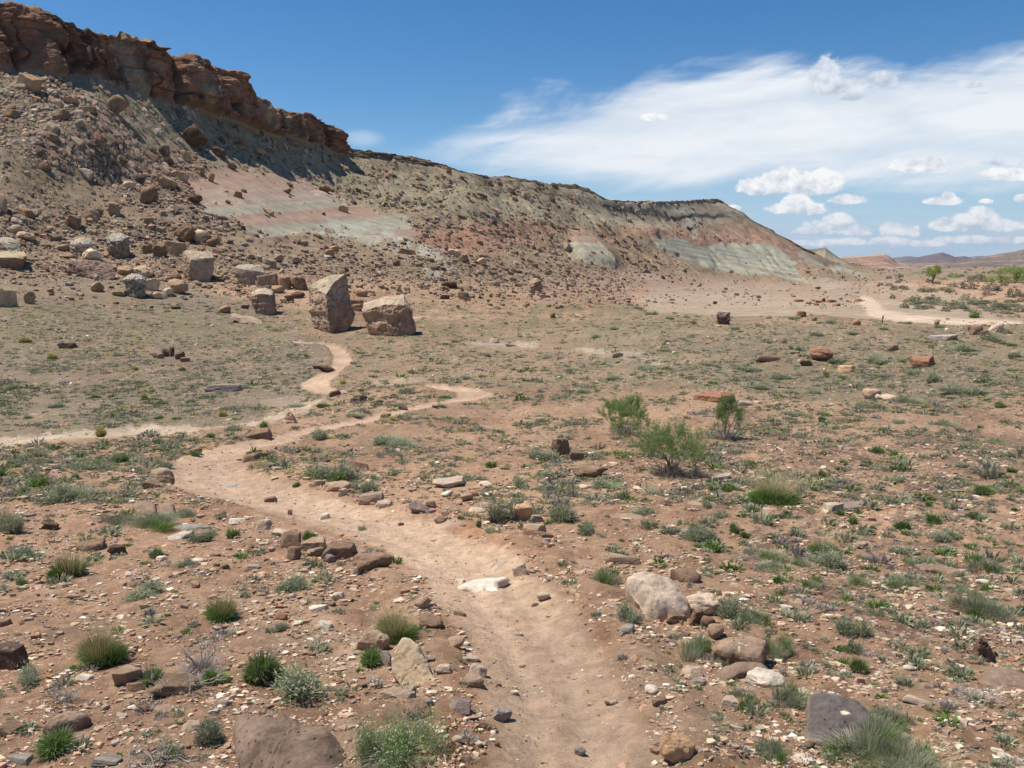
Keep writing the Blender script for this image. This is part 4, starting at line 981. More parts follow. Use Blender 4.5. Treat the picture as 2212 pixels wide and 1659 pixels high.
slab('rock', cz(691, 1076, [(810,548),(860,510),(930,485),(1040,462),(1165,468),(1150,492),(1105,505),(1098,530),(1115,572),(1075,590),(1045,603),(985,588),(950,562),(900,552)]),
     'flat white slab set into the middle of the trail', (.70, .60, .48), (.62, .48, .35), .06, .038, (0, -.1, 1), dome=.5, rough=.008, seed=3, rings=16)
slab('rock', cz(691, 1076, [(1035,440),(1060,400),(1130,360),(1180,370),(1200,400),(1150,425),(1080,455)]), 'flat tan slab half buried just behind the white trail slab', (.48, .36, .26), None, .04, .012, seed=33, dome=.6)
slab('rock', cz(1037, 778, [(888,1295),(930,1262),(1000,1235),(1100,1252),(1190,1282),(1250,1350),(1295,1430),(1285,1490),(1240,1510),(1170,1500),(1090,1532),(1010,1522),(995,1450),(935,1385),(900,1335)]),
     'large pale boulder with pinkish grey stains right of the trail', (.52, .40, .30), (.55, .42, .30), .30, .30, (-.12, -.45, 1), dome=.30, rough=.014, seed=4, rings=18, nang=110, uneven=.10, cat='boulder', anchor=(1420, 1290))
slab('rock', cz(1037, 778, [(1185,1262),(1260,1258),(1340,1275),(1372,1310),(1350,1345),(1290,1360),(1240,1330)]), 'dark brown slab propped up behind the large pale boulder', (.24, .155, .105), (.20, .11, .07), .14, .16, (.15, -.35, 1), seed=5)
slab('rock', cz(1434, 1076, [(305,895),(340,850),(400,828),(470,835),(540,820),(650,852),(625,920),(600,972),(520,965),(440,942),(380,935),(315,915)]),
     'flat brown slab with small cream chip scars on top', (.33, .225, .155), (.27, .18, .12), .14, .16, (-.03, -.25, 1), dome=.2, seed=6, chips=[(-.1, -.25, .07), (.1, -.05, .06), (.28, -.1, .06), (-.02, .0, .05), (-.12, -.42, .05)])
slab('rock', cz(1434, 1076, [(275,1092),(330,1015),(400,985),(460,968),(560,972),(630,985),(680,1030),(695,1065),(640,1080),(580,1095),(520,1070),(460,1085),(400,1120),(330,1150)]),
     'curved brown slab leaning below the chipped slab', (.25, .17, .12), (.30, .21, .15), .16, .13, (-.1, -.3, 1), dome=.3, seed=7)
slab('rock', cz(1434, 1076, [(890,1172),(950,1155),(1000,1162),(1100,1190),(1200,1215),(1265,1270),(1300,1335),(1310,1380),(1240,1400),(1150,1395),(1110,1450),(1040,1480),(990,1492),(930,1465),(870,1440),(862,1400),(885,1330),(890,1240)]),
     'big dark grey slab with a tan scar right of the trail', (.135, .112, .10), (.30, .23, .17), .10, .07, (0, -.15, 1), dome=.25, rough=.01, seed=8, rings=16, nang=110, cat='rock slab', chips=[(.25, .05, .09), (.33, .02, .07)])
slab('rock', cz(1434, 1076, [(1935,1095),(1960,1050),(2010,1028),(2110,1012),(2200,1045),(2300,1080),(2290,1150),(2160,1150),(2100,1175),(2010,1150),(1950,1120)]),
     'cracked flat brown slab below the triangular brown rock', (.27, .19, .135), None, .07, .04, (0, -.12, 1), seed=9)
slab('rock', cz(1434, 1076, [(700,745),(740,705),(850,680),(960,655),(1100,655),(1060,672),(960,700),(900,730),(800,745)]), 'long narrow brown slab flat on the gravel', (.29, .20, .145), None, .07, .035, seed=10, dome=.5)
slab('rock', cz(1434, 1076, [(1540,395),(1650,385),(1740,400),(1820,430),(1870,465),(1780,470),(1700,440),(1600,430)]), 'broad low brown slab among grey grass on the right slope', (.28, .195, .14), None, .06, .03, seed=11)
# the slab that leans up beside the trail: its face looks up and to the left
slab('rock', cz(691, 1076, [(455,900),(480,862),(510,838),(545,850),(600,892),(612,940),(645,985),(665,1050),(700,1100),(708,1160),(698,1215),(665,1232),(610,1215),(560,1195),(500,1165),(470,1110),(430,1060),(428,1010),(445,960)]),
     'tan leaning slab with jagged cream edge left of the trail', (.41, .30, .19), (.56, .45, .31), .10, .12, (-.28, -.75, 1), dome=.15, rough=.012, seed=12, rings=16, nang=120, anchor=(890, 1450))
slab('rock', cz(691, 1076, [(1725,118),(1760,98),(1850,85),(1920,82),(1990,100),(2010,125),(1900,140),(1800,140)]), 'flat tan slab embedded behind grey tufts', (.35, .25, .175), None, .07, .04, seed=13)
slab('rock', cz(0, 1076, [(925,1290),(960,1250),(1040,1245),(1110,1280),(1135,1315),(1060,1345),(980,1330)]), 'flat brown stone with dark specks left of the huge pitted boulder', (.32, .225, .16), None, .05, .03, seed=14)
slab('rock', cz(0, 1076, [(245,1385),(300,1330),(400,1290),(520,1280),(545,1310),(480,1350),(380,1375),(290,1400)]), 'long tan brown rock above the low green tuft', (.34, .235, .16), (.22, .14, .10), .12, .10, (0, -.2, 1), seed=15)
slab('rock', cz(0, 1076, [(1080,1450),(1110,1380),(1160,1345),(1230,1345),(1225,1400),(1160,1440)]), 'tan wedge stone below the speckled flat stone', (.43, .31, .22), None, .08, .06, (-.2, -.4, 1), seed=16)
slab('rock', cz(259, 778, [(135,700),(180,665),(250,635),(300,640),(320,660),(260,690),(180,730),(140,740)]), 'layered tan slab pile beside the trail hairpin', (.42, .31, .215), (.27, .19, .13), .30, .25, (0, -.3, 1), seed=17)
slab('rock', cz(259, 778, [(540,785),(600,765),(720,748),(725,768),(640,790),(560,805)]), 'flat grey slab embedded in the trail after the hairpin', (.38, .33, .29), None, .05, .015, seed=18, dome=.6)
slab('rock', cz(259, 778, [(75,860),(150,848),(215,860),(225,920),(180,940),(100,925),(70,890)]), 'left half of the split brown block', (.30, .21, .15), (.17, .105, .075), .25, .25, (0, -.2, 1), seed=19, dome=.15)
slab('rock', cz(259, 778, [(232,872),(330,868),(335,920),(300,945),(235,930)]), 'right half of the split brown block', (.32, .22, .16), (.18, .10, .07), .25, .22, (0, -.25, 1), seed=20, dome=.15)
slab('rock', cz(259, 778, [(280,1080),(340,1060),(400,1035),(455,1040),(440,1060),(400,1075),(370,1105),(300,1140)]), 'dark stone with pale crust on its upper face', (.52, .45, .37), (.15, .10, .08), .12, .14, (0, -.3, 1), seed=21, dome=.1)
slab('rock', cz(259, 778, [(300,1040),(330,1010),(420,995),(500,1000),(570,1015),(450,1030),(360,1050)]), 'long weathered grey slab in the grass', (.30, .265, .23), None, .08, .06, seed=22)

# ------------------------------------------------------------------ listed rocks: (u, v, width, height in pixels, colour, shape)
LIST = """
107 1138 30 15 dark b;513 1125 45 18 white f;568 1135 32 25 pale b;608 1148 44 18 pale f;624 1170 50 34 brown b;633 1197 28 32 brown b;672 1180 60 26 tan b;678 1194 40 20 buff b;731 1196 66 36 brown b
802 1215 86 38 brown r;712 1208 26 20 purple r;770 1235 20 22 grey b;752 1190 26 20 brown b;1123 1232 32 30 pale b;1174 1290 30 20 pale r;1346 1212 76 14 buff f;1522 1309 72 48 pale r;1462 1338 42 22 brown b;1506 1334 30 36 brown b
1531 1345 32 28 brown r;1548 1366 34 36 tan r;1659 1470 78 36 white r;1497 1456 44 26 pale b;1511 1473 40 20 grey f;1575 1522 46 26 pale b;1598 1520 40 24 red b;1466 1618 74 64 orange r;1596 1572 42 16 pale f;1725 1456 44 18 pale f
1866 1178 34 14 buff b;2176 1635 40 16 white f;2158 1621 28 12 white f;1951 1598 40 28 grey r;1986 1515 60 18 pale f;1965 1443 24 14 white r;1750 1610 26 20 brown r;1736 1642 50 20 white f;1585 1224 34 16 buff r
1803 1097 42 18 pale b;1852 1094 62 16 purple f;1972 1108 26 10 pale f;2072 1113 30 10 pale f;803 1384 72 52 tan r;835 1424 22 36 grey b;863 1501 82 26 buff f;889 1504 20 18 grey b;902 1537 68 36 brown r;919 1521 36 22 grey b
856 1562 98 24 brown b;993 1526 48 26 purple b;1023 1473 48 26 buff b;1032 1449 40 26 pale b;1053 1566 38 28 tan b;1085 1547 40 32 grey b;930 1345 54 26 brown r;993 1324 30 16 tan f;986 1389 38 26 tan r;912 1304 36 26 tan r
1014 1422 42 18 pale f;958 1447 34 20 pale b;1254 1624 26 22 grey r;1074 1607 12 14 red r;1320 1517 28 15 pale b;1426 1517 34 18 brown b;1408 1491 32 20 white r;1355 1362 36 18 grey b;988 1598 24 16 pale r;1184 1253 14 10 grey r
905 1099 46 22 purple r;830 1090 36 16 pale b;951 1123 28 18 brown r;1127 1109 50 40 orange b;1159 1122 28 18 grey b;1155 1145 50 26 tan b;1173 1153 48 18 brown f;1055 1122 22 16 brown b;1030 1102 36 10 pale f;930 1090 22 16 brown b
275 1466 60 44 tan b;290 1484 46 20 brown b;373 1490 88 28 brown b;15 1422 70 62 dark b;23 1580 50 24 brown b;483 1519 32 18 grey f;35 1640 56 24 grey f;228 1645 60 20 grey f;687 1313 42 18 white f;700 1352 34 16 white b;606 1332 28 18 red r
730 1289 24 20 white b;176 1465 42 12 white f;190 1180 56 20 brown b;250 1190 38 24 dark b;8 1347 24 16 brown b;548 1224 36 18 grey f;425 1213 26 12 white r;320 1530 40 16 brown f;130 1510 24 12 pale f;260 1545 34 14 pale f
556 941 54 20 brown b;419 975 32 14 brown b;540 990 36 18 brown b;568 982 22 12 brown b;741 975 40 12 brown b;586 1005 24 14 brown r;598 1011 24 10 pale f;772 1006 58 20 brown b;727 1051 56 22 tan r;740 1064 18 18 pale b
800 1078 54 26 buff b;829 1090 34 16 pale b;966 1068 26 14 white r;973 1048 76 10 pale f;1008 1075 28 18 tan r;354 1035 36 20 brown b;324 1047 36 22 brown b;361 1047 16 6 white f;582 1080 26 12 brown b;626 1107 10 14 brown b;700 1116 22 14 white b
479 842 78 12 purple f;695 796 46 12 dark b;783 862 20 16 dark b;765 865 18 12 dark b;871 881 20 12 dark b;832 898 24 10 brown b;722 851 26 14 dark b;940 878 14 8 brown b;1213 968 40 46 brown b;1244 985 38 22 brown b;1280 1018 76 28 brown r
1557 1031 56 16 grey f;1438 1087 26 16 brown b;1547 860 78 22 red b;1589 867 14 12 pale r;1612 873 34 12 grey b;1265 1052 34 8 pale f;1682 873 18 10 pale b;1640 868 22 8 pale f;1050 1092 30 12 grey f;1090 1060 26 10 pale f
1659 776 56 14 brown f;1777 769 48 26 red r;1743 786 26 12 dark b;1931 752 26 14 brown b;2000 784 50 18 red b;1884 852 38 28 tan r;1900 858 18 14 pale r;1925 860 44 18 pale r;1831 799 34 14 orange b;1733 680 20 14 red b;1852 697 18 14 tan r
2025 697 12 12 tan r;2141 701 26 12 pale r;2157 711 34 16 pale b;2113 714 32 20 brown b;2096 711 22 16 brown b;2128 722 20 12 dark b;2039 730 62 18 grey f;1692 737 18 12 brown b;1715 762 22 8 brown b;1760 690 10 8 brown b
1727 650 22 5 red b;1768 652 14 6 red b;1780 649 8 9 red b;1797 651 18 6 red b;1765 658 12 5 red b;1811 659 10 6 red b;1855 649 16 7 red b;1748 655 12 4 red b
968 617 38 14 dark b;960 643 22 9 dark b;1001 641 28 15 dark b;781 634 28 18 tan r;770 655 34 14 brown b;766 666 34 14 brown b;1069 737 20 10 pale b;1104 745 26 10 brown f;1334 768 24 10 buff b;1250 681 22 8 pale f;1195 683 14 12 brown b
1060 640 6 6 dark b;938 579 24 8 brown b;878 545 40 12 red b;720 538 24 12 tan r;712 549 20 16 tan r;733 535 14 8 tan f;855 571 18 10 brown b;905 573 20 8 brown b;980 548 26 14 pale b;1000 560 24 12 tan b;1040 566 22 14 pale r;1160 600 18 8 brown b
192 552 46 22 white r;270 587 42 22 buff r;299 588 52 26 pale r;325 617 30 26 pale b;334 640 28 14 pale r;380 621 44 30 buff r;362 633 24 18 white r;350 640 18 12 white b;206 622 26 22 buff r;395 510 46 38 brown r;431 515 28 28 pale r;445 520 24 22 brown b
371 538 50 30 buff b;461 525 28 20 brown r;577 609 44 24 buff b;612 613 32 28 tan b;645 616 32 26 brown b;598 627 28 16 buff r;483 670 26 16 tan r;585 571 22 18 grey b;8 649 42 36 pale b;61 646 22 26 buff b;135 537 26 14 buff r;144 553 36 14 buff f
30 500 36 18 pale r;48 510 42 16 pale r;4 442 20 40 buff r;53 459 30 16 brown b;158 482 26 24 brown b;195 467 30 22 buff b;208 462 22 16 brown b;255 635 26 10 buff b;342 545 26 26 brown b;318 540 22 20 brown s;640 640 30 12 dark b;622 646 22 12 dark b
370 762 14 22 dark s;358 764 20 18 dark s;388 770 20 18 dark b;340 768 24 12 brown b;398 778 18 10 red b;140 748 34 12 dark b;345 770 16 12 brown b;600 560 22 14 buff r;560 560 14 12 grey b;540 555 18 10 buff b
248 228 34 38 brown r;55 182 44 30 tan b;408 300 56 36 dark b;359 398 34 22 tan b;385 380 30 18 tan b;418 434 36 14 dark r;318 425 36 38 brown r;513 421 18 12 brown b;619 413 20 10 brown r;455 385 14 20 tan b;95 362 22 18 brown b;183 378 30 16 grey b
700 409 24 12 brown b;740 452 22 14 tan b;134 253 28 18 brown b;169 272 20 16 grey r;277 402 26 16 pale r;400 338 18 24 tan b;245 455 24 26 buff b;193 468 26 14 grey b;300 392 20 14 dark b;75 210 26 12 tan f;470 330 26 16 dark b;352 330 26 18 dark b
500 360 18 12 brown b;360 350 22 14 dark b;430 368 20 14 brown b;20 250 30 18 brown b;110 300 24 14 brown b;240 300 20 14 grey b;150 220 26 12 tan b;190 240 26 14 brown b;520 310 20 12 brown b;560 330 22 14 tan b;260 345 20 14 brown b;320 480 20 14 brown b
"""
def ground_normal(x, y):
    e = .12 + .01 * y
    zx = (ground_z(x + e, y) - ground_z(x - e, y)) / (2 * e); zy = (ground_z(x, y + e) - ground_z(x, y - e)) / (2 * e)
    return zx, zy
CN = dict(tan='tan', pale='pale', white='whitish', brown='brown', dark='dark', purple='purplish grey', orange='orange', red='reddish', grey='grey', buff='buff')
ROCKLIST = []
def place_rock(u, v, w, hh, cname, kind, i, near=None):
    base = grid_hit(u, v + hh * .38); dep = base[1] * (CP - base[2] / base[1] * SP)
    W = w / FPX * dep; H = hh / FPX * dep
    look_down = -math.degrees(math.atan(base[2] / base[1]))
    zx, zy = ground_normal(base[0], base[1])
    if kind == 'f': Hh = max(.22 * W, H * .6); D = max(W * .55, H * 1.2)
    else: Hh = H * (1.05 if look_down < 9 else .92); D = W * (.85 if look_down < 9 else .75)
    D = min(D, W * 1.2)
    lod = 2 if w > 40 else (1 if w > 14 else 0)
    me = rock_mesh(kind, lod, i % 9)
    nm = 'boulder' if W > 1.6 else ('stone' if W < .16 else 'rock')
    o = obj_of(nm, me)
    r = np.random.default_rng(5000 + i)
    o.scale = (W * 1.04, D, Hh * 1.15)
    o.rotation_euler = (math.atan(zy) * .6 + r.normal() * .08, -math.atan(zx) * .6 + r.normal() * .08, r.choice([0, math.pi]) + r.normal() * .22)
    o.location = (float(base[0]), float(base[1] + D * .3), float(base[2] + Hh * .36 + zy * D * .3))
    c = C(*ROCKC[cname]) * r.uniform(.86, 1.14)
    if look_down < 5: c = c * C(.88, .80, .70)
    o.color = (*[float(t) for t in c], 1)
    o['category'] = nm; o['group'] = {'boulder': 'boulders fallen from the cliff', 'rock': 'rocks scattered over the desert slope', 'stone': 'small stones beside the trail'}[nm]
    size = 'large' if w > 60 else ('medium sized' if w > 30 else ('small' if w > 15 else 'tiny'))
    shp = {'b': 'angular', 'f': 'flat', 'r': 'rounded', 's': 'pointed'}[kind]
    want_label(o, f"{size} {CN[cname]} {shp} {nm}", u, v, True)
    ROCKLIST.append((u, v, w)); return o
k_ = 0
for line in LIST.strip().split('\n'):
    for it in line.split(';'):
        f_ = it.split(); place_rock(float(f_[0]), float(f_[1]), float(f_[2]), float(f_[3]), f_[4], f_[5], k_); k_ += 1
print('listed rocks', k_)
# a few more of the larger talus blocks
NR_EXTRA = max(0, 296 - k_)

# ------------------------------------------------------------------ loose stones nobody could count
def scatter_mesh(name, items, shapes, mat, kind_label):
    """items: array rows (x, y, z, sx, sy, sz, rz, shape, r, g, b)"""
    Vs, Fs, Cs = [], [], []; off = 0
    it = np.asarray(items)
    for s in range(len(shapes)):
        S = it[it[:, 7] == s]
        if not len(S): continue
        P, F_ = shapes[s]; n = len(S); k = len(P)
        c, s_ = np.cos(S[:, 6]), np.sin(S[:, 6])
        px = P[None, :, 0] * S[:, 3:4]; py = P[None, :, 1] * S[:, 4:5]; pz = P[None, :, 2] * S[:, 5:6]
        x = px * c[:, None] - py * s_[:, None] + S[:, 0:1]; y = px * s_[:, None] + py * c[:, None] + S[:, 1:2]; z = pz + S[:, 2:3]
        if S.shape[1] > 11:     # lean with the slope
            z = z + (x - S[:, 0:1]) * S[:, 11:12] + (y - S[:, 1:2]) * S[:, 12:13]
        Vs.append(np.stack([x, y, z], -1).reshape(-1, 3)); Fs.append((F_[None] + (np.arange(n) * k)[:, None, None] + off).reshape(-1, F_.shape[1]))
        Cs.append(np.repeat(S[:, 8:11], k, 0)); off += n * k
    me = mesh_np(name, np.vstack(Vs), np.vstack(Fs), np.vstack(Cs), mat, smooth=False)
    return obj_of(name, me, kind='stuff', label=kind_label)
def surf_at(us, vs):
    """vectorised ground point for pixel arrays, using the grid itself"""
    out = np.zeros((len(us), 3))
    a_, q_ = aq(us, vs); qg = Zg / Yg
    ci = np.clip(np.interp(a_, acols, np.arange(NC)), 0, NC - 1.001); i0 = ci.astype(int); order = np.argsort(i0)
    last = -1
    for j in order:
        i = i0[j]
        if i != last: qq = qg[:, i]; cm_ = np.maximum.accumulate(qq); yy = Yg[:, i]; last = i
        k = int(np.searchsorted(cm_, q_[j])); k = min(max(k, 1), NR - 2)
        den = qq[k] - qq[k - 1]; t = 0.5 if abs(den) < 1e-9 else min(max((q_[j] - qq[k - 1]) / den, 0), 1)
        Y = yy[k - 1] * (1 - t) + yy[k] * t; out[j] = (a_[j] * Y, Y, q_[j] * Y)
    return out, i0
def slope_at(pts):
    a_ = pts[:, 0] / pts[:, 1]; ci = np.clip(np.interp(a_, acols, np.arange(NC)), 1, NC - 2).astype(int)
    zx = np.zeros(len(pts)); zy = np.zeros(len(pts))
    for j in range(len(pts)):
        i = ci[j]; y = pts[j, 1]; k = min(max(int(np.searchsorted(Yg[:, i], y)), 2), NR - 3)
        zy[j] = (Zb[k + 1, i] - Zb[k - 2, i]) / (Yg[k + 1, i] - Yg[k - 2, i])
        zx[j] = (np.interp(y, Yg[k - 2:k + 3, i + 1], Zb[k - 2:k + 3, i + 1]) - np.interp(y, Yg[k - 2:k + 3, i - 1], Zb[k - 2:k + 3, i - 1])) / (y * (acols[i + 1] - acols[i - 1]))
    return np.clip(zx, -.9, .9), np.clip(zy, -.9, .9)
def region_val(field, us, vs, pts):
    a_ = pts[:, 0] / pts[:, 1]; ci = np.clip(np.rint(np.interp(a_, acols, np.arange(NC))), 0, NC - 1).astype(int)
    return np.array([np.interp(pts[j, 1], Yg[:, ci[j]], field[:, ci[j]]) for j in range(len(pts))])
def chip(seed):
    r = np.random.default_rng(seed); bm = bmesh.new()
    for x in (-1, 1):
        for y in (-1, 1):
            for z in (-1, 1):
                if r.random() < .15: continue
                bm.verts.new((x * r.uniform(.35, 1), y * r.uniform(.35, 1), z * r.uniform(.5, 1)))
    for _ in range(3): d = r.normal(size=3); bm.verts.new(d / np.linalg.norm(d) * r.uniform(.8, 1.15))
    g = bmesh.ops.convex_hull(bm, input=bm.verts); bad = list({v for v in g['geom_interior'] if isinstance(v, bmesh.types.BMVert)} | {v for v in bm.verts if not v.link_faces}); bmesh.ops.delete(bm, geom=bad, context='VERTS')
    bmesh.ops.triangulate(bm, faces=bm.faces); bm.verts.index_update(); bm.verts.ensure_lookup_table()
    P = np.array([v.co[:] for v in bm.verts]); F = np.array([[v.index for v in f.verts] for f in bm.faces]); bm.free()
    P = P / (P.max(0) - P.min(0)); return P - (P.max(0) + P.min(0)) / 2, F
SH1 = [chip(70 + i) for i in range(14)]
SH2 = [rock_shape(90 + i, 3, 'bfsb'[i % 4], .07) if i % 2 else chip(120 + i) for i in range(12)]
P_H = ['buff', 'tan', 'brown', 'dark', 'red', 'grey', 'pale']; PHW = [4.6, 1.4, 3.8, 1.8, .3, .8, .35]
def stones(n, vlo, vhi, wlo, whi, power, palette, weights, seed, shapes, keep, flat=(.25, .7), name='loose_stones', ulo=-760, uhi=2960, label='', sinkf=.38):
    r = np.random.default_rng(seed)
    us = r.uniform(ulo, uhi, n); vs = r.uniform(vlo, vhi, n)
    pts, _ = surf_at(us, vs)
    kv = keep(us, vs, pts, r); sel = kv; us, vs, pts = us[sel], vs[sel], pts[sel]
    n = len(us); w = wlo * (1 - r.random(n) * (1 - (wlo / whi) ** power)) ** (-1 / power)
    dep = pts[:, 1] * (CP - pts[:, 2] / pts[:, 1] * SP); W = w / FPX * dep
    pal = np.array([ROCKC[p] for p in palette]); ci = r.choice(len(palette), n, p=np.array(weights) / sum(weights))
    colr = pal[ci] * r.uniform(.78, 1.16, (n, 1)) * (1 + r.normal(0, .04, (n, 3)))
    zx, zy = slope_at(pts)
    H = W * r.uniform(*flat, n)
    if palette is P_H: colr = colr * .80
    return np.column_stack([pts[:, 0], pts[:, 1], pts[:, 2] + H * (.5 - sinkf), W, W * r.uniform(.6, 1, n), H, r.uniform(0, 6.283, n), r.integers(0, len(shapes), n), np.clip(colr, .02, .85), zx, zy])
def keep_near(us, vs, pts, r):
    t = region_val(TR, us, vs, pts); g_ = region_val(gravel, us, vs, pts); nn = fbm(us / 60, vs / 30, seed=401, octaves=3)
    return (r.random(len(us)) < (1 - .93 * np.clip(t * 1.2, 0, 1))) & (r.random(len(us)) < np.clip(.36 + nn * 1.7 + .2 * g_, .06, 1))
P_N = ['white', 'pale', 'tan', 'buff', 'brown', 'grey', 'purple', 'red', 'dark']
W_N = [1.5, 4.0, 4.6, 3.2, 2.4, .8, .4, .9, .5]
A_ = stones(72000, 1230, 1690, 2.6, 22, 1.5, P_N, W_N, 21, SH1, keep_near)
B_ = stones(54000, 960, 1260, 2.4, 15, 1.6, P_N, W_N, 22, SH1, keep_near)
# bigger loose ones near, finer shape
D_ = stones(3900, 1000, 1680, 12, 30, 2.0, P_N, [1.2, 3.4, 4, 2.6, 2.2, .6, .4, .8, .3], 23, SH2, keep_near, flat=(.16, .5))
# pebbles on the trail itself
def keep_trail(us, vs, pts, r): return (region_val(TR, us, vs, pts) > .4) & (r.random(len(us)) < np.clip(.5 + 1.4 * fbm(us / 40, vs / 22, seed=404, octaves=3), .1, 1))
E_ = stones(52000, 940, 1690, 1.5, 7, 1.9, ['tan', 'pale', 'buff', 'brown', 'grey', 'purple'], [3, 1.2, 3, 2.4, .7, .5], 24, SH1, keep_trail)
scatter_mesh('loose_stones', np.vstack([A_, B_, E_]), SH1, M_STONE, 'loose pale and brown stone chips strewn over the near ground')
scatter_mesh('cobbles', D_, SH2, M_STONE, 'fist sized cobbles strewn over the near ground beside the trail')
def keep_mid(us, vs, pts, r):
    t = region_val(TR, us, vs, pts); nn = fbm(us / 50, vs / 16, seed=402, octaves=3)
    return (t < .3) & (pts[:, 1] < 150) & (r.random(len(us)) < np.clip(.45 + nn * 1.1, .1, 1))
F1 = stones(30000, 690, 965, 1.9, 9, 1.9, P_N, [1.6, 2.2, 2.4, 2.4, 3.0, 1.2, 1.2, .8, 1.6], 25, SH1, keep_mid)
scatter_mesh('scattered_stones', F1, SH1, M_STONE, 'small stones scattered over the middle ground')
# talus: rubble of the hillside, thick in some belts and thin on the bare clay
def keep_hill(us, vs, pts, r):
    a_ = pts[:, 0] / pts[:, 1]; b_ = region_val(np.clip(bare + kn + clay, 0, 1), us, vs, pts); rb = in_poly([(-40,165),(110,170),(230,240),(330,320),(430,350),(560,420),(480,530),(330,470),(180,360),(-50,290)], us, vs, 18, 30)
    rb = np.maximum(rb, .75 * in_poly([(-100,430),(350,470),(480,520),(640,600),(560,640),(430,620),(-100,600)], us, vs, 18, 20))
    rb = np.maximum(rb, .7 * in_poly([(600,560),(900,520),(1060,560),(1250,560),(1400,600),(1330,660),(1000,640),(700,610)], us, vs, 16, 20))
    rb = np.maximum(rb, .55 * in_poly([(640,360),(900,440),(1200,480),(1380,520),(1480,600),(1300,590),(1100,560),(900,500),(760,440)], us, vs, 16, 20))
    nn = fbm(us / 42, vs / 26, seed=403, octaves=4, gain=.6)
    p = np.clip(.20 + .5 * nn + .75 * rb, .03, 1) * (1 - .93 * b_)
    on = (pts[:, 1] > 78) & (pts[:, 1] < 640) & (pts[:, 2] / pts[:, 1] > -.09) & (vs < 668 + 0 * us) & (pts[:, 1] < 560)
    sg = np.interp(a_, acols, Yk[KB]); return on & (pts[:, 1] < sg * .995) & (r.random(len(us)) < p)
H1 = stones(88000, 150, 668, 2.0, 14, 1.75, P_H, PHW, 26, SH1, keep_hill, flat=(.45, .95), uhi=1900, ulo=-330)
H2 = stones(3800, 150, 668, 9, 26, 3.0, P_H, PHW, 27, SH2, keep_hill, flat=(.45, .95), uhi=1250, ulo=-330)
scatter_mesh('talus', H1, SH1, M_STONE, 'countless broken rocks covering the slope below the cliffs')
scatter_mesh('talus_blocks', H2, SH2, M_STONE, 'larger broken blocks lying in belts on the slope below the cliffs')
# ------------------------------------------------------------------ plants
def leaf_material(name, trans=.35):
    m, nt, b = new_mat(name, .75)
    at = nt.nodes.new('ShaderNodeAttribute'); at.attribute_name = 'Col'
    oi = nt.nodes.new('ShaderNodeObjectInfo')
    sc = nt.nodes.new('ShaderNodeVectorMath'); sc.operation = 'SCALE'; nt.links.new(at.outputs['Color'], sc.inputs[0])
    nt.links.new(mapr(nt, oi.outputs['Random'], 0, 1, .82, 1.2), sc.inputs['Scale'])
    nt.links.new(sc.outputs[0], b.inputs['Base Color'])
    tr = nt.nodes.new('ShaderNodeBsdfTranslucent'); nt.links.new(sc.outputs[0], tr.inputs['Color'])
    mx = nt.nodes.new('ShaderNodeMixShader'); mx.inputs[0].default_value = trans
    nt.links.new(b.outputs[0], mx.inputs[1]); nt.links.new(tr.outputs[0], mx.inputs[2])
    nt.links.new(mx.outputs[0], nt.nodes['Material Output'].inputs['Surface'])
    return m
M_LEAF = leaf_material("leaf"); M_STEM = leaf_material("dry_stem", .12)
GREEN = ((.115, .19, .045), (.185, .265, .075)); DGREEN = ((.075, .125, .035), (.13, .19, .06)); SAGE = ((.25, .27, .165), (.38, .395, .255)); PALEG = ((.30, .35, .20), (.42, .46, .29))
STRAW = ((.52, .39, .21), (.68, .53, .32)); TWIG = ((.26, .215, .18), (.44, .39, .34)); LIME = ((.20, .30, .07), (.30, .40, .12)); YEL = ((.42, .37, .13), (.56, .48, .2)); GREYG = ((.255, .26, .165), (.38, .375, .25))
def pickc(r, pal, n):
    t = r.random((n, 1)); return C(*pal[0]) * (1 - t) + C(*pal[1]) * t
def blades(r, n, R, H, w, lean, pal, root=.35, droop=.45, hmin=.35, z0=0.0, tipw=0.0):
    """n bent blades; returns V, F, C. Clump about 2R wide, H high"""
    ph = r.uniform(0, 2 * math.pi, n); rr = np.sqrt(r.random(n)); th = lean * rr * r.uniform(.7, 1.1, n)
    L_ = H * r.uniform(hmin, 1, n) * (1 - .25 * rr ** 2)
    root_ = np.stack([R * root * rr * np.cos(ph), R * root * rr * np.sin(ph), np.full(n, z0)], 1)
    d1 = np.stack([np.sin(th * .7) * np.cos(ph), np.sin(th * .7) * np.sin(ph), np.cos(th * .7)], 1)
    d2 = np.stack([np.sin(th * 1.2 + droop * r.random(n)) * np.cos(ph), np.sin(th * 1.2) * np.sin(ph), np.cos(th * 1.2 + droop * r.random(n))], 1)
    mid = root_ + d1 * (L_ * .55)[:, None]; tip = mid + d2 * (L_ * .45)[:, None]
    sc = R / max(H * math.sin(lean * .9), 1e-6)
    for a in (mid, tip): a[:, :2] = root_[:, :2] + (a[:, :2] - root_[:, :2]) * min(sc, 2.5)
    g = r.uniform(0, math.pi, n); sd = np.stack([np.cos(g), np.sin(g), 0 * g], 1) * (w * r.uniform(.6, 1.2, n))[:, None] * .5
    V = np.stack([root_ - sd * .8, root_ + sd * .8, mid + sd, mid - sd, tip - sd * tipw, tip + sd * tipw], 1).reshape(-1, 3)
    b = (np.arange(n) * 6)[:, None]
    F = np.concatenate([b + [0, 1, 2], b + [0, 2, 3], b + [3, 2, 5]] + ([b + [3, 5, 4]] if tipw > 0 else []), 0)
    Cc = np.repeat(pickc(r, pal, n), 6, 0)
    return V, F, Cc
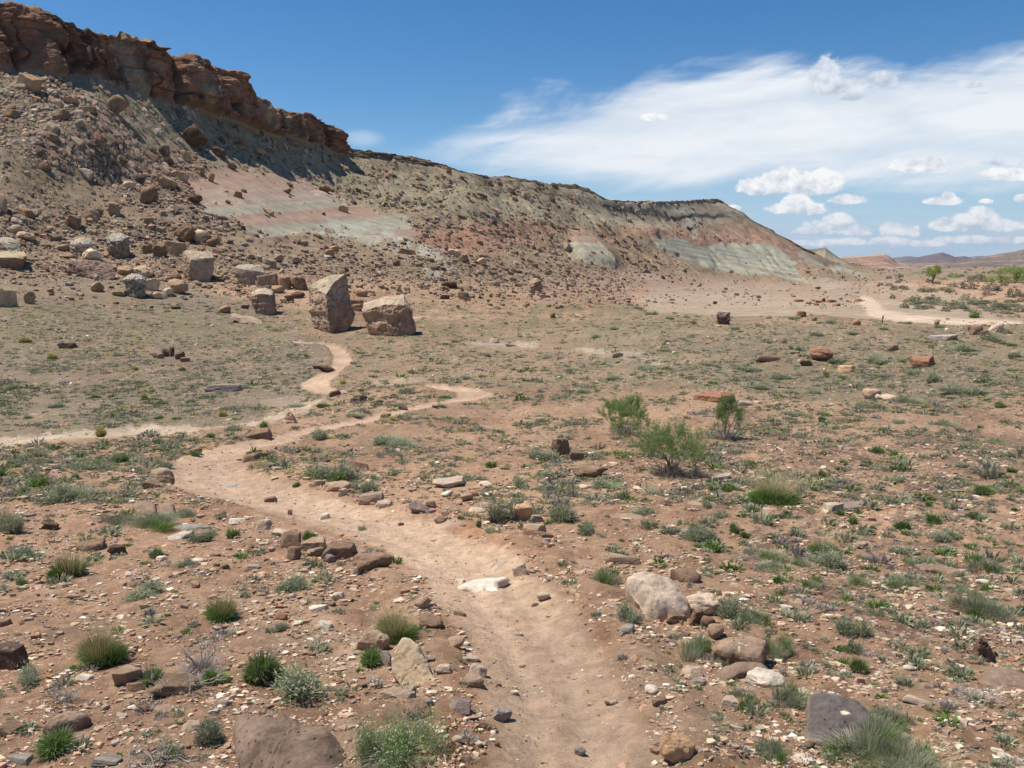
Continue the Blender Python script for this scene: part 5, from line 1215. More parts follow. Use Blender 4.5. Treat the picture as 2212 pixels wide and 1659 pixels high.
def leaves(r, n, R, H, s, pal, fill=.55, z0=.1, asp=.45):
    ph = r.uniform(0, 2 * math.pi, n); ct = r.uniform(-.1, 1, n); rad = fill + (1 - fill) * np.sqrt(r.random(n)); st = np.sqrt(np.clip(1 - ct * ct, 0, 1))
    lump = 1 + .28 * vnoise(np.cos(ph) * st * 3 + 5, np.sin(ph) * st * 3, ct * 3, seed=int(r.integers(1, 999)))
    c = np.stack([R * rad * lump * st * np.cos(ph), R * rad * lump * st * np.sin(ph), H * (z0 + (1 - z0) * rad * lump * np.clip(ct, 0, 1))], 1)
    d = r.normal(size=(n, 3)) + np.stack([np.cos(ph) * .6, np.sin(ph) * .6, .9 + 0 * ph], 1); d /= np.linalg.norm(d, axis=1)[:, None]
    e = np.cross(d, r.normal(size=(n, 3))); e /= np.linalg.norm(e, axis=1)[:, None] + 1e-9
    L_ = (s * r.uniform(.6, 1.3, n))[:, None]
    V = np.stack([c, c + d * L_ * .5 + e * L_ * asp * .5, c + d * L_, c + d * L_ * .5 - e * L_ * asp * .5], 1).reshape(-1, 3)
    b = (np.arange(n) * 4)[:, None]
    return V, np.concatenate([b + [0, 1, 2], b + [0, 2, 3]], 0), np.repeat(pickc(r, pal, n), 4, 0)
def join(*parts):
    Vs, Fs, Cs = [], [], []; o = 0
    for V, F, Cc in parts: Vs.append(V); Fs.append(F + o); Cs.append(Cc); o += len(V)
    return np.vstack(Vs), np.vstack(Fs), np.vstack(Cs)
def prisms(r, S, pal):
    """S rows: p0(3) p1(3) r0 r1"""
    S = np.asarray(S); n = len(S); p0, p1 = S[:, :3], S[:, 3:6]; d = p1 - p0; d /= np.linalg.norm(d, axis=1)[:, None] + 1e-9
    e = np.cross(d, [0.31, .2, .93]); e /= np.linalg.norm(e, axis=1)[:, None] + 1e-9; f = np.cross(d, e)
    V = []
    for k in range(3):
        a = 2 * math.pi * k / 3; o = e * math.cos(a) + f * math.sin(a); V += [p0 + o * S[:, 6:7], p1 + o * S[:, 7:8]]
    V = np.stack(V, 1).reshape(-1, 3); b = (np.arange(n) * 6)[:, None]; F = []
    for k in range(3):
        a, c = 2 * k, 2 * ((k + 1) % 3); F += [b + [a, c, c + 1], b + [a, c + 1, a + 1]]
    return V, np.concatenate(F, 0), np.repeat(pickc(r, pal, n), 6, 0)
def branches(r, n0, L0, r0, depth, lean=1.0, up=.25, ratio=.68, kids=(2, 4), spread=.6):
    segs = []; tips = []
    def grow(p, d, L_, rad, dep):
        m = 2; q = p
        for i in range(m):
            d = d + r.normal(0, .16, 3); d[2] += up * .15; d /= np.linalg.norm(d)
            q2 = q + d * L_ / m; segs.append((*q, *q2, rad * (1 - .3 * i / m), rad * (1 - .3 * (i + 1) / m))); q = q2
        if dep == 0: tips.append((*q, *d)); return
        for _ in range(int(r.integers(kids[0], kids[1] + 1))):
            nd = d + r.normal(0, spread, 3); nd[2] += up; nd /= np.linalg.norm(nd)
            grow(q - d * L_ * r.uniform(0, .3), nd, L_ * ratio * r.uniform(.75, 1.2), rad * .62, dep - 1)
    for _ in range(n0):
        ph = r.uniform(0, 6.283); th = lean * math.sqrt(r.random())
        grow(np.array([.04 * math.cos(ph) * L0, .04 * math.sin(ph) * L0, 0]), np.array([math.sin(th) * math.cos(ph), math.sin(th) * math.sin(ph), math.cos(th)]), L0 * r.uniform(.7, 1.1), r0 * r.uniform(.6, 1.1), depth)
    return segs, np.array(tips)
def multi(r, k, fn, spread=.30, size=(.45, .75)):
    """several smaller clumps grown into one uneven plant"""
    out = []
    for i in range(k):
        V, F, Cc = fn(i); s_ = r.uniform(*size); a_ = r.uniform(0, 6.28); d_ = spread * math.sqrt(r.random()) if i else .05
        V = V * [s_ * r.uniform(.85, 1.2), s_ * r.uniform(.85, 1.2), r.uniform(.5, 1.0)] + [d_ * math.cos(a_), d_ * math.sin(a_), 0]
        tl = r.normal(0, .18, 2); V[:, 0] += V[:, 2] * tl[0] * .5; V[:, 1] += V[:, 2] * tl[1] * .5
        out.append((V, F, Cc * r.uniform(.85, 1.15)))
    return join(*out)
# each kind is built about 1 m wide and 1 m high, then scaled
PROTO = {}
def parts_of(kind, lod, k):
    key = (kind, lod, k)
    if key in PROTO: return PROTO[key]
    r = np.random.default_rng(hash((ord(kind[0]) * 7 + ord(kind[-1]) * 13 + len(kind), lod, k)) % 99991)
    q = (1.0, .42, .14, 3.4)[lod]; wv = (1.0, 1.7, 3.0, .42)[lod]; P = []
    if kind == 'tuft':         # dense green dome of fine blades
        P = [('foliage', multi(r, 5, lambda i: join(blades(r, int(360 * q), .5, 1.0, .022 * wv, 1.2, (GREEN, GREEN, LIME)[i % 3]), blades(r, int(110 * q), .42, .7, .025 * wv, 1.3, DGREEN)), .2, (.6, .8)), M_LEAF), ('dry_stems', blades(r, int(260 * q), .5, .9, .011 * wv, 1.4, TWIG), M_STEM)]
    elif kind == 'straw':      # green dome with tall straw coloured seed stalks
        P = [('foliage', multi(r, 5, lambda i: join(blades(r, int(330 * q), .5, .50, .022 * wv, 1.2, GREEN), blades(r, int(100 * q), .45, .45, .025 * wv, 1.4, DGREEN)), .2, (.6, .8)), M_LEAF),
             ('seed_heads', join(blades(r, int(300 * q), .55, 1.0, .0045 * wv, .85, STRAW, hmin=.3), leaves(r, int(900 * q), .46, 1.0, .020 * wv ** .5, STRAW, fill=.55, z0=.35, asp=.22)), M_STEM)]
    elif kind == 'strawball':
        P = [('foliage', blades(r, int(500 * q), .45, .5, .02 * wv, 1.2, LIME), M_LEAF), ('seed_heads', blades(r, int(900 * q), .5, 1.0, .015 * wv, 1.2, YEL), M_STEM)]
    elif kind == 'sage':       # grey green loose clump
        P = [('foliage', multi(r, 6, lambda i: join(blades(r, int(130 * q), .5, 1.0, .034 * wv, 1.2, SAGE), leaves(r, int(230 * q), .47, .85, .10 * wv ** .6, (SAGE, PALEG, GREYG)[i % 3], fill=.35, z0=.1, asp=.35))), M_LEAF), ('dry_stems', multi(r, 3, lambda i: blades(r, int(130 * q), .5, .8, .016 * wv, 1.5, TWIG)), M_STEM)]
    elif kind == 'greygrass':  # sprawling grey green grass
        P = [('foliage', multi(r, 9, lambda i: blades(r, int(190 * q), .5, 1.0, .020 * wv, 1.3, (GREYG, PALEG, GREEN, GREYG)[i % 4], root=.6, droop=.6), .34, (.3, .6)), M_LEAF), ('dry_stems', multi(r, 6, lambda i: blades(r, int(130 * q), .52, .6, .014 * wv, 1.5, (TWIG, STRAW)[i % 2], root=.8, droop=.7), .34, (.35, .65)), M_STEM)]
    elif kind == 'leafy':      # broad pale leaves
        P = [('foliage', join(leaves(r, int(650 * q), .48, 1.0, .15 * wv ** .4, PALEG, fill=.25, z0=.05, asp=.28), blades(r, int(120 * q), .45, .9, .03, 1.1, SAGE)), M_LEAF)]
    elif kind == 'bush':       # rounded leafy bush over a twiggy base
        P = [('foliage', multi(r, 10, lambda i: join(leaves(r, int(230 * q), .48, 1.0, .085 * wv ** .6, (LIME, PALEG, SAGE, LIME)[i % 4], fill=.35, z0=.1, asp=.5), blades(r, int(90 * q), .5, 1.05, .02 * wv, 1.2, (GREEN, SAGE)[i % 2])), .40, (.28, .55)), M_LEAF), ('twigs', blades(r, int(350 * q), .52, .7, .010 * wv, 1.5, TWIG), M_STEM)]
    elif kind == 'dead':
        sg, tp = branches(r, 9 if lod in (0, 3) else 5, .42, .014, 3 if lod in (0, 3) else 2, 1.25, .12)
        P = [('branches', join(prisms(r, sg, TWIG), blades(r, int(260 * q), .5, .35, .010 * wv, 1.6, TWIG)), M_STEM)]
    elif kind == 'mat':
        P = [('foliage', join(blades(r, int(320 * q), .5, 1.0, .03 * wv, 1.35, SAGE, root=.8), blades(r, int(160 * q), .5, .8, .03 * wv, 1.35, GREEN, root=.8)), M_LEAF)]
    out = []
    for nm, (V, F, Cc), mat in P:
        V = V.copy()
        out.append((nm, mesh_np(nm, V, F, Cc, mat)))
    PROTO[key] = out
    return out
KINDN = dict(tuft=('grass_tuft', 'grass tuft', 'bright green grass tuft'), straw=('grass_tuft', 'grass tuft', 'green straw topped tuft'), strawball=('grass_tuft', 'grass tuft', 'yellow green tuft'),
             sage=('sagebrush', 'shrub', 'grey green sage clump'), greygrass=('grass_clump', 'grass clump', 'sprawling grey green grass'), leafy=('leafy_plant', 'plant', 'pale broad leaved plant'),
             bush=('bush', 'bush', 'rounded light green bush'), dead=('dead_shrub', 'shrub', 'dead grey twiggy shrub'), mat=('sagebrush', 'shrub', 'low grey green shrub'))
GRP = dict(grass_tuft='green grass tufts on the slope', sagebrush='grey green shrubs over the desert floor', grass_clump='grey grass clumps among the stones', leafy_plant='pale leafy plants', bush='green bushes', dead_shrub='dead twiggy shrubs')
PLANTS = []
def plant(kind, u, v, w, h_, i, label=None):
    """u, v: middle of the foot in the view; w, h_ size in pixels"""
    b = grid_hit(u, v); dep = b[1] * (CP - b[2] / b[1] * SP); W = w / FPX * dep; H = h_ / FPX * dep * 1.02
    lod = 3 if w > 105 else (0 if w > 52 else (1 if w > 20 else 2))
    nm, cat, look = KINDN[kind]
    ps = parts_of(kind, lod, i % 4)
    r = np.random.default_rng(8000 + i)
    if lod == 2 or len(ps) == 1:
        o = obj_of(nm, ps[0][1]) if len(ps) == 1 else None
        if o is None:
            key = ('merged', kind, i % 4)
            if key not in PROTO:
                me = ps[0][1].copy()
                bm = bmesh.new(); bm.from_mesh(ps[0][1]); bm.from_mesh(ps[1][1])
                n0 = len(ps[0][1].polygons); mi = ps[1][1].materials[0]
                bm.faces.ensure_lookup_table()
                for f in bm.faces[n0:]: f.material_index = 1
                me = bpy.data.meshes.new(nm); bm.to_mesh(me); bm.free(); me.materials.append(M_LEAF); me.materials.append(mi)
                PROTO[key] = me
            o = obj_of(nm, PROTO[key])
    else:
        o = bpy.data.objects.new(nm, None); COL.objects.link(o); o.empty_display_size = .1
        for pn, me in ps: obj_of(pn, me, parent=o)
    W *= 1.12; H *= 1.12
    o.location = (float(b[0]), float(b[1] + W * .18), float(b[2]) - .02 * W); o.scale = (W, W, H); o.rotation_euler = (0, 0, r.uniform(0, 6.28))
    o['category'] = cat; o['group'] = GRP[nm]
    if label: o['label'] = label
    else:
        size = 'large' if w > 80 else ('medium sized' if w > 45 else ('small' if w > 18 else 'tiny'))
        want_label(o, f"{size} {look}", u, v, True)
    PLANTS.append((u, v, w)); return o
PL = """
straw 140 1255 98 118;straw 208 1442 128 150;straw 477 1342 92 108;tuft 560 1474 104 82;tuft 322 1482 78 58;tuft 460 1478 68 42;tuft 118 1624 104 56;sage 60 1478 62 42;tuft 334 1206 38 30;tuft 667 1170 46 36;tuft 502 1164 44 26;sage 12 1152 60 62
sage 42 1208 54 32;straw 850 1388 122 118;tuft 805 1436 66 46;bush 850 1668 196 128;leafy 640 1514 98 58;dead 425 1456 118 112;dead 140 1512 62 40;dead 325 1655 120 60;sage 440 1602 66 58;bush 365 1640 60 40;dead 395 1490 90 50
sage 300 1292 92 26;sage 625 1276 80 36;greygrass 310 1142 120 30;greygrass 250 1130 90 30;sage 432 1172 56 30;greygrass 665 1224 44 24;greygrass 380 1120 70 22;dead 690 1400 60 26;sage 610 1360 36 22;tuft 45 1265 34 20;sage 400 1225 40 20;dead 355 1225 50 22
greygrass 1505 1424 84 74;greygrass 1685 1424 68 66;greygrass 1612 1534 78 56;greygrass 1715 1524 80 62;tuft 1858 1454 56 40;greygrass 1960 1668 246 84;greygrass 1680 1646 84 58;greygrass 1932 1572 100 50;greygrass 2120 1334 116 60;greygrass 2140 1234 96 42
sage 1790 1224 88 44;straw 1785 1205 80 78;sage 1850 1376 64 52;sage 1575 1334 56 64;greygrass 1640 1348 80 40;dead 2110 1514 88 34;greygrass 1660 1210 104 30;sage 1520 1170 80 40;tuft 1588 1153 30 24;tuft 1543 1190 52 28;tuft 1613 1160 32 14;tuft 1677 1167 22 14
tuft 1704 1114 26 16;tuft 1675 1124 24 16;tuft 1842 1132 26 22;tuft 1888 1145 22 14;tuft 1954 1146 50 34;tuft 2018 1132 48 28;tuft 2105 1121 36 20;tuft 2009 1094 22 14;tuft 2194 1104 22 12;tuft 1814 1112 26 14;sage 2046 1168 60 26;greygrass 1856 1260 60 26;greygrass 1947 1272 76 30
greygrass 1677 1236 84 26;greygrass 1733 1222 60 24;greygrass 1760 1270 60 28;greygrass 1845 1410 50 36;greygrass 1560 1440 40 30;sage 1990 1360 40 26;greygrass 2100 1290 60 26;greygrass 2060 1460 50 26;greygrass 1900 1330 40 20;dead 1880 1420 50 30;greygrass 1985 1220 60 20
sage 1174 993 62 30;leafy 1121 1048 28 20;sage 1088 1128 60 58;sage 1225 1126 78 46;sage 1265 1155 44 30;sage 1388 1112 56 20;sage 1343 1080 36 28;leafy 1403 1068 32 20;sage 1318 1056 72 22;straw 1680 1084 128 84;tuft 1580 1060 36 20;tuft 1540 1060 24 16;tuft 1655 1070 40 40
tuft 1779 1032 24 16;tuft 1780 911 26 16;greygrass 1311 1260 82 50;sage 1364 1344 54 46;greygrass 1515 1155 60 34;sage 1455 1156 52 28;greygrass 1403 1142 44 28;sage 1529 1096 26 22;sage 1554 1120 26 16;tuft 1589 1150 28 28;greygrass 1703 1120 34 16;tuft 1035 1140 18 28
tuft 1895 979 40 20;tuft 2130 1068 60 26;tuft 2105 1120 32 16;tuft 2163 880 32 20;tuft 2035 1060 20 14;tuft 1825 1005 24 16;sage 1945 915 30 14;greygrass 1620 1010 50 16;sage 1790 955 30 12;tuft 1780 1028 22 16;tuft 2120 925 18 10;sage 2000 990 30 12
tuft 1570 1062 30 16;sage 2090 1010 36 14;straw 2190 1020 30 26;sage 150 1080 78 48;strawball 215 944 34 30;tuft 75 1054 52 34;tuft 567 924 26 20;sage 692 950 40 32;sage 860 968 112 28;sage 710 1036 86 44;tuft 727 1040 46 30;strawball 243 902 20 18;sage 800 1062 50 26
sage 830 960 50 26;dead 905 955 40 24;tuft 640 1052 24 16;tuft 600 1160 20 12;greygrass 480 1118 40 16;sage 780 1145 24 14;greygrass 340 1010 60 22;tuft 420 985 28 14;tuft 250 1000 50 24;tuft 160 1035 24 18;greygrass 180 1010 70 22;sage 60 990 60 20;tuft 345 960 40 14
strawball 1786 810 20 18;tuft 1786 816 20 10;sage 1662 742 18 12;sage 1771 727 38 14;sage 2095 760 56 22;sage 1909 784 64 22;sage 2017 826 46 24;sage 2190 772 32 20;tuft 2190 748 30 10;sage 1806 784 36 14;sage 2148 738 50 20;tuft 1710 755 14 14;sage 1726 758 16 14;tuft 2105 687 22 14
sage 1500 700 22 10;sage 1450 690 30 12;sage 1410 680 34 14;sage 1380 668 30 10;sage 1360 660 20 8;sage 1640 705 20 10;sage 1590 712 24 10;sage 1720 690 30 10;sage 1800 700 30 12;sage 1910 712 24 10;sage 1960 700 34 10;sage 2030 708 24 10;sage 2180 720 26 12;sage 1850 722 30 10
sage 1530 790 50 12;sage 1620 800 60 12;sage 1700 820 60 14;sage 1400 800 60 12;greygrass 1880 880 60 18;sage 1640 840 60 14;greygrass 1970 870 80 20;sage 2090 850 80 20;sage 1980 810 50 18;sage 1760 850 40 14;greygrass 2050 920 70 16;greygrass 2170 960 60 14;sage 1720 900 40 14
sage 980 740 20 10;sage 1180 775 26 10;tuft 1110 800 20 8;sage 1240 800 40 10;sage 1330 820 40 10;sage 1050 770 24 8;sage 900 760 20 8;sage 950 880 30 12;tuft 960 860 40 10;sage 880 850 50 14;tuft 700 880 40 12;sage 760 900 40 12;tuft 820 870 26 10;sage 1000 820 40 10
sage 1260 850 30 12;sage 1190 720 22 8;sage 1090 700 20 8;sage 1290 730 26 10;sage 1330 712 30 10;tuft 60 905 26 10;sage 120 880 40 12;tuft 200 860 30 10;sage 300 830 36 12;strawball 290 800 22 14;strawball 110 775 30 18;strawball 50 740 40 16;sage 450 860 50 14;strawball 310 860 22 18
tuft 410 870 24 12;sage 530 840 30 12;tuft 600 800 20 8;sage 560 780 24 8;strawball 480 900 28 16;strawball 660 770 16 12;sage 250 770 30 10;tuft 390 800 24 10;strawball 740 830 22 14;sage 20 840 40 12;tuft 340 905 24 10;sage 640 880 50 12;sage 500 930 44 14;tuft 450 945 30 12
"""
i_ = 0
for line in PL.strip().split('\n'):
    for it in line.split(';'):
        f_ = it.split(); plant(f_[0], float(f_[1]), float(f_[2]), float(f_[3]), float(f_[4]), i_); i_ += 1
print('listed plants', i_)

# --- three greasewoods: gnarled stems, green sprays
def greasewood(u, v, w, h_, seed, label, n0=9, dense=1.0, depth=4):
    r = np.random.default_rng(seed); b = grid_hit(u, v); dep = b[1]; W = w / FPX * dep; H = h_ / FPX * dep
    sg, tp = branches(r, n0, .30, .013, depth, 1.05, .22, ratio=.72, kids=(2, 3), spread=.5)
    S = np.array(sg); mx = max(S[:, 5].max(), tp[:, 2].max()) * .9; sx = np.percentile(np.abs(tp[:, 0]), 90)
    s_ = np.array([W / 2 / sx, W / 2 / sx, H / mx]); S[:, :3] *= s_; S[:, 3:6] *= s_; S[:, 6:] *= H * 1.0
    o = bpy.data.objects.new('greasewood', None); COL.objects.link(o)
    obj_of('branches', mesh_np('branches', *prisms(r, S, ((.20, .15, .12), (.38, .32, .27))), M_STEM), parent=o)
    T = tp.copy(); T[:, :3] *= s_; high = T[T[:, 2] > .28 * H]; 
    keep = high[fbm(high[:, 0] / W * 5, high[:, 1] / W * 5, high[:, 2] / H * 4, seed=seed) > -.2]
    k = int(60 * dense); n = len(keep) * k; cen = np.repeat(keep[:, :3], k, 0); dr = np.repeat(keep[:, 3:], k, 0)
    al = r.uniform(-1.4, 1, (n, 1)); base = cen + dr * al * .12 * H + r.normal(0, .016, (n, 3)) * H
    d = dr * .5 + r.normal(0, .55, (n, 3)) + [0, 0, .5]; d /= np.linalg.norm(d, axis=1)[:, None]; e = np.cross(d, r.normal(size=(n, 3))); e /= np.linalg.norm(e, axis=1)[:, None]
    L_ = r.uniform(.018, .04, (n, 1)) * H
    V = np.stack([base - e * L_ * .13, base + e * L_ * .13, base + d * L_], 1).reshape(-1, 3); F = np.arange(n * 3).reshape(-1, 3)
    obj_of('foliage', mesh_np('foliage', V, F, np.repeat(pickc(r, ((.15, .225, .06), (.26, .34, .12)), n), 3, 0), M_LEAF), parent=o)
    tv, tf, tcc = multi(r, 7, lambda i: blades(r, 55, .5, 1.0, .014, 1.35, TWIG, root=.5, droop=.7), .3, (.4, .7)); obj_of('twigs', mesh_np('twigs', tv * [W, W, H * .62], tf, tcc, M_STEM), parent=o)
    o.location = tuple(float(t) for t in b); o['label'] = label; o['category'] = 'bush'; o['group'] = 'greasewood bushes on the slope'
    return o
greasewood(1345, 938, 92, 82, 71, 'bushy bright green greasewood with dense upper leaves, behind the wide twiggy one', 10, 1.7)
greasewood(1450, 1026, 140, 118, 72, 'widest twiggy greasewood with bare grey lower branches and sparse green sprays', 11, .9)
greasewood(1500, 1030, 50, 80, 75, 'small dark stemmed greasewood growing against the wide twiggy greasewood', 4, .5, 3)
greasewood(1566, 950, 66, 92, 73, 'narrow tall greasewood with grey twigs on its right side', 8, 1.2)

# --- distant trees and shrubs by the dry creek
def tree(u, v, w, h_, seed, label, pal, nm='tree', cat='tree', trunk=.28, group=None):
    r = np.random.default_rng(seed); b = grid_hit(u, v); dep = b[1]; W = w / FPX * dep; H = h_ / FPX * dep
    o = bpy.data.objects.new(nm, None); COL.objects.link(o)
    sg, tp = branches(r, 3, .34, .03, 3, .45, .3, ratio=.7, kids=(2, 4), spread=.45)
    S = np.array(sg); S[:, :3] *= [W * .75, W * .75, H * .8]; S[:, 3:6] *= [W * .75, W * .75, H * .8]; S[:, 6:] *= H
    obj_of('trunk', mesh_np('trunk', *prisms(r, S, ((.16, .12, .09), (.25, .2, .16))), M_STEM), parent=o)
    n = 2600; nl = 16; cc = np.stack([r.normal(0, .22, nl), r.normal(0, .22, nl), r.uniform(trunk + .12, .86, nl)], 1); ci = r.integers(0, nl, n)
    c = cc[ci] + r.normal(0, 1, (n, 3)) * [.11, .11, .08]; c = c * [W, W, H]; c[:, 2] = np.maximum(c[:, 2], .08 * H)
    d = r.normal(size=(n, 3)); d /= np.linalg.norm(d, axis=1)[:, None]; e = np.cross(d, r.normal(size=(n, 3))); e /= np.linalg.norm(e, axis=1)[:, None]; L_ = .035 * H
    V = np.stack([c, c + d * L_ + e * L_ * .6, c + d * L_ - e * L_ * .6], 1).reshape(-1, 3)
    obj_of('crown', mesh_np('crown', V, np.arange(n * 3).reshape(-1, 3), np.repeat(pickc(r, pal, n), 3, 0), M_LEAF), parent=o)
    o.location = tuple(float(t) for t in b); o['label'] = label; o['category'] = cat
    if group: o['group'] = group
    return o
tree(2014, 611, 23, 40, 81, 'single bright yellow green cottonwood tree standing on the far plain', ((.20, .29, .06), (.32, .40, .11)))
for j, (u, v, w, h_) in enumerate([(2165, 612, 46, 34), (2195, 610, 40, 40), (2222, 612, 44, 36), (2140, 614, 30, 20)]):
    tree(u, v, w, h_, 90 + j, ['widest tree of the bright green thicket far away', 'tallest tree of the bright green thicket far away', 'bright green tree at the outer end of the thicket', 'lowest shrub like tree of the bright green thicket'][j], ((.22, .31, .07), (.33, .42, .13)), trunk=.05, group='trees of the green thicket on the plain')
r = np.random.default_rng(97)
DKS = ((.12, .15, .08), (.20, .225, .135)); BRS = ((.16, .13, .10), (.25, .2, .16))
far_items = []
for j in range(46):
    u = 1950 + 290 * ((j + r.random()) / 46); v = 661 + r.normal(0, 5.5) + (u - 2080) * .012; far_items.append((u, v, r.uniform(12, 30), r.uniform(5, 12), (DKS, GREYG)[j % 2], ('dark green', 'grey green')[j % 2]))
far_items += [(2106, 686, 24, 18, GREEN, 'bright green'), (1990, 668, 30, 10, DKS, 'dark green'), (2115, 606, 30, 16, BRS, 'brown'), (2060, 600, 22, 10, LIME, 'light green'), (2090, 625, 36, 18, BRS, 'brown'), (2140, 628, 40, 16, BRS, 'brown'), (2040, 628, 26, 8, DKS, 'dark green'), (2000, 632, 16, 7, DKS, 'dark green')]
for j in range(60):
    u = r.uniform(1900, 2260); v = r.uniform(578, 650); s = (v - 562) / 80; far_items.append((u, v, r.uniform(8, 24) * s + 3, (r.uniform(5, 10) * s + 2), (DKS, GREYG, BRS, DKS)[j % 4], ('dark green', 'grey green', 'brown', 'dark green')[j % 4]))
SHR = {}
for j, (u, v, w, h_, pal, cn) in enumerate(far_items):
    key = (cn, j % 3)
    if key not in SHR:
        rr = np.random.default_rng(200 + j); SHR[key] = mesh_np('shrub', *leaves(rr, 420, .5, 1.0, .13, pal, fill=.4, z0=.05, asp=.6), M_LEAF)
    b = grid_hit(u, v); W = w / FPX * b[1]; H = h_ / FPX * b[1]
    o = obj_of('shrub', SHR[key], loc=tuple(float(t) for t in b)); o.scale = (W, W, H); o.rotation_euler = (0, 0, r.uniform(0, 6)); o['category'] = 'shrub'; o['group'] = 'shrubs along the dry creek on the plain'
    want_label(o, f"{'wide' if w > 20 else 'small'} {cn} shrub", u, v, True)

# --- wooden signpost on the pad
b = grid_hit(1906, 699); s = b[1] / FPX
bm = bmesh.new()
def bx(bm, cx, cy, cz_, sx, sy, sz, bev=.01):
    g = bmesh.ops.create_cube(bm, size=1.0)
    for v_ in g['verts']: v_.co = Vector((cx + v_.co.x * sx, cy + v_.co.y * sy, cz_ + v_.co.z * sz))
    return g
o = bpy.data.objects.new('signpost', None); COL.objects.link(o); o.location = tuple(float(t) for t in b)
bx(bm, 0, 0, 7.0 * s, 1.6 * s, 1.6 * s, 18.5 * s); me = bpy.data.meshes.new('post'); bmesh.ops.bevel(bm, geom=bm.edges[:], offset=.25 * s, segments=1); bm.to_mesh(me); bm.free()
MW, ntw, bw = new_mat('weathered_wood', .9); bw.inputs['Base Color'].default_value = (.17, .10, .065, 1); nw = tex_noise(ntw, None, 14, 8, .7); ntw.links.new(mixrgb(ntw, nw.outputs['Fac'], (.11, .065, .045), (.27, .18, .12)), bw.inputs['Base Color'])
me.materials.append(MW); obj_of('post', me, parent=o)
bm = bmesh.new(); bx(bm, 0, -1.1 * s, 13.6 * s, 3.6 * s, .5 * s, 4.4 * s); me = bpy.data.meshes.new('board'); bmesh.ops.bevel(bm, geom=bm.edges[:], offset=.1 * s, segments=1); bm.to_mesh(me); bm.free(); me.materials.append(MW); obj_of('board', me, parent=o)
o['label'] = 'small brown wooden signpost standing on the bare dirt pad'; o['category'] = 'signpost'

# --- low growth nobody could count: one sheet of small clumps
def clump_shapes(kind, n, seed):
    out = []
    for j in range(4):
        r = np.random.default_rng(seed + j)
        if kind == 'g': V, F, Cc = join(blades(r, n, .5, 1.0, .12, 1.25, ((1, 1, 1), (1.5, 1.5, 1.5)), root=.75), blades(r, n // 3, .5, .7, .10, 1.4, ((.8, .75, .7), (1.2, 1.1, 1)), root=.8))
        else: V, F, Cc = join(blades(r, n, .5, 1.0, .14, 1.2, ((1, 1, 1), (1.4, 1.4, 1.4)), root=.7), leaves(r, n, .46, .9, .3, ((.8, .8, .8), (1.2, 1.2, 1.2)), fill=.3, z0=.05))
        out.append((V, F, Cc))
    return out
def cover(name, label, n, vlo, vhi, wlo, whi, power, pals, weights, seed, shapes, keep, hr=(.3, .6), ulo=-760, uhi=2960):
    r = np.random.default_rng(seed); us = r.uniform(ulo, uhi, n); vs = r.uniform(vlo, vhi, n); pts, _ = surf_at(us, vs); k = keep(us, vs, pts, r); us, vs, pts = us[k], vs[k], pts[k]; n = len(us)
    w = wlo * (1 - r.random(n) * (1 - (wlo / whi) ** power)) ** (-1 / power)
    if name == 'low_growth': w = w * np.clip((vs - 560) / 330, .45, 1.3)
    W = w / FPX * pts[:, 1]; H = W * r.uniform(*hr, n); pi = r.choice(len(pals), n, p=np.array(weights) / sum(weights)); base = np.array([[(a + b_) / 2.4 for a, b_ in zip(*p)] for p in pals])[pi] * r.uniform(.8, 1.2, (n, 1))
    rz = r.uniform(0, 6.28, n); sh = r.integers(0, len(shapes), n); Vs, Fs, Cs = [], [], []; off = 0
    for s in range(len(shapes)):
        S = np.nonzero(sh == s)[0]
        if not len(S): continue
        P, F_, Cc = shapes[s]; c, sn = np.cos(rz[S])[:, None], np.sin(rz[S])[:, None]
        px = P[None, :, 0] * W[S, None]; py = P[None, :, 1] * W[S, None]
        V = np.stack([px * c - py * sn + pts[S, 0:1], px * sn + py * c + pts[S, 1:2], P[None, :, 2] * H[S, None] + pts[S, 2:3]], -1)
        Vs.append(V.reshape(-1, 3)); Fs.append((F_[None] + (np.arange(len(S)) * len(P))[:, None, None] + off).reshape(-1, 3)); Cs.append((Cc[None] * base[S][:, None, :]).reshape(-1, 3)); off += len(S) * len(P)
    me = mesh_np(name, np.vstack(Vs), np.vstack(Fs), np.vstack(Cs), M_LEAF); return obj_of(name, me, kind='stuff', label=label)
G1 = clump_shapes('g', 26, 500); G2 = clump_shapes('s', 22, 520); G3 = clump_shapes('g', 46, 540)
def kc_near(us, vs, pts, r):
    t = region_val(TR, us, vs, pts); nn = fbm(us / 110, vs / 45, seed=601, octaves=3)
    rt = in_poly([(1480,1050),(3000,1050),(3000,1700),(1640,1700),(1560,1400)], us, vs, 60, 50)
    return (t < .05) & (r.random(len(us)) < np.clip(.2 + nn * .9 + .55 * rt, 0.02, 1))
cover('grass', 'sparse grey green grass growing among the stones near the trail', 9300, 1000, 1690, 10, 60, 1.3, [GREYG, SAGE, GREEN, TWIG], [4, 3, 1.6, 2.6], 31, G3, kc_near, (.35, .7))
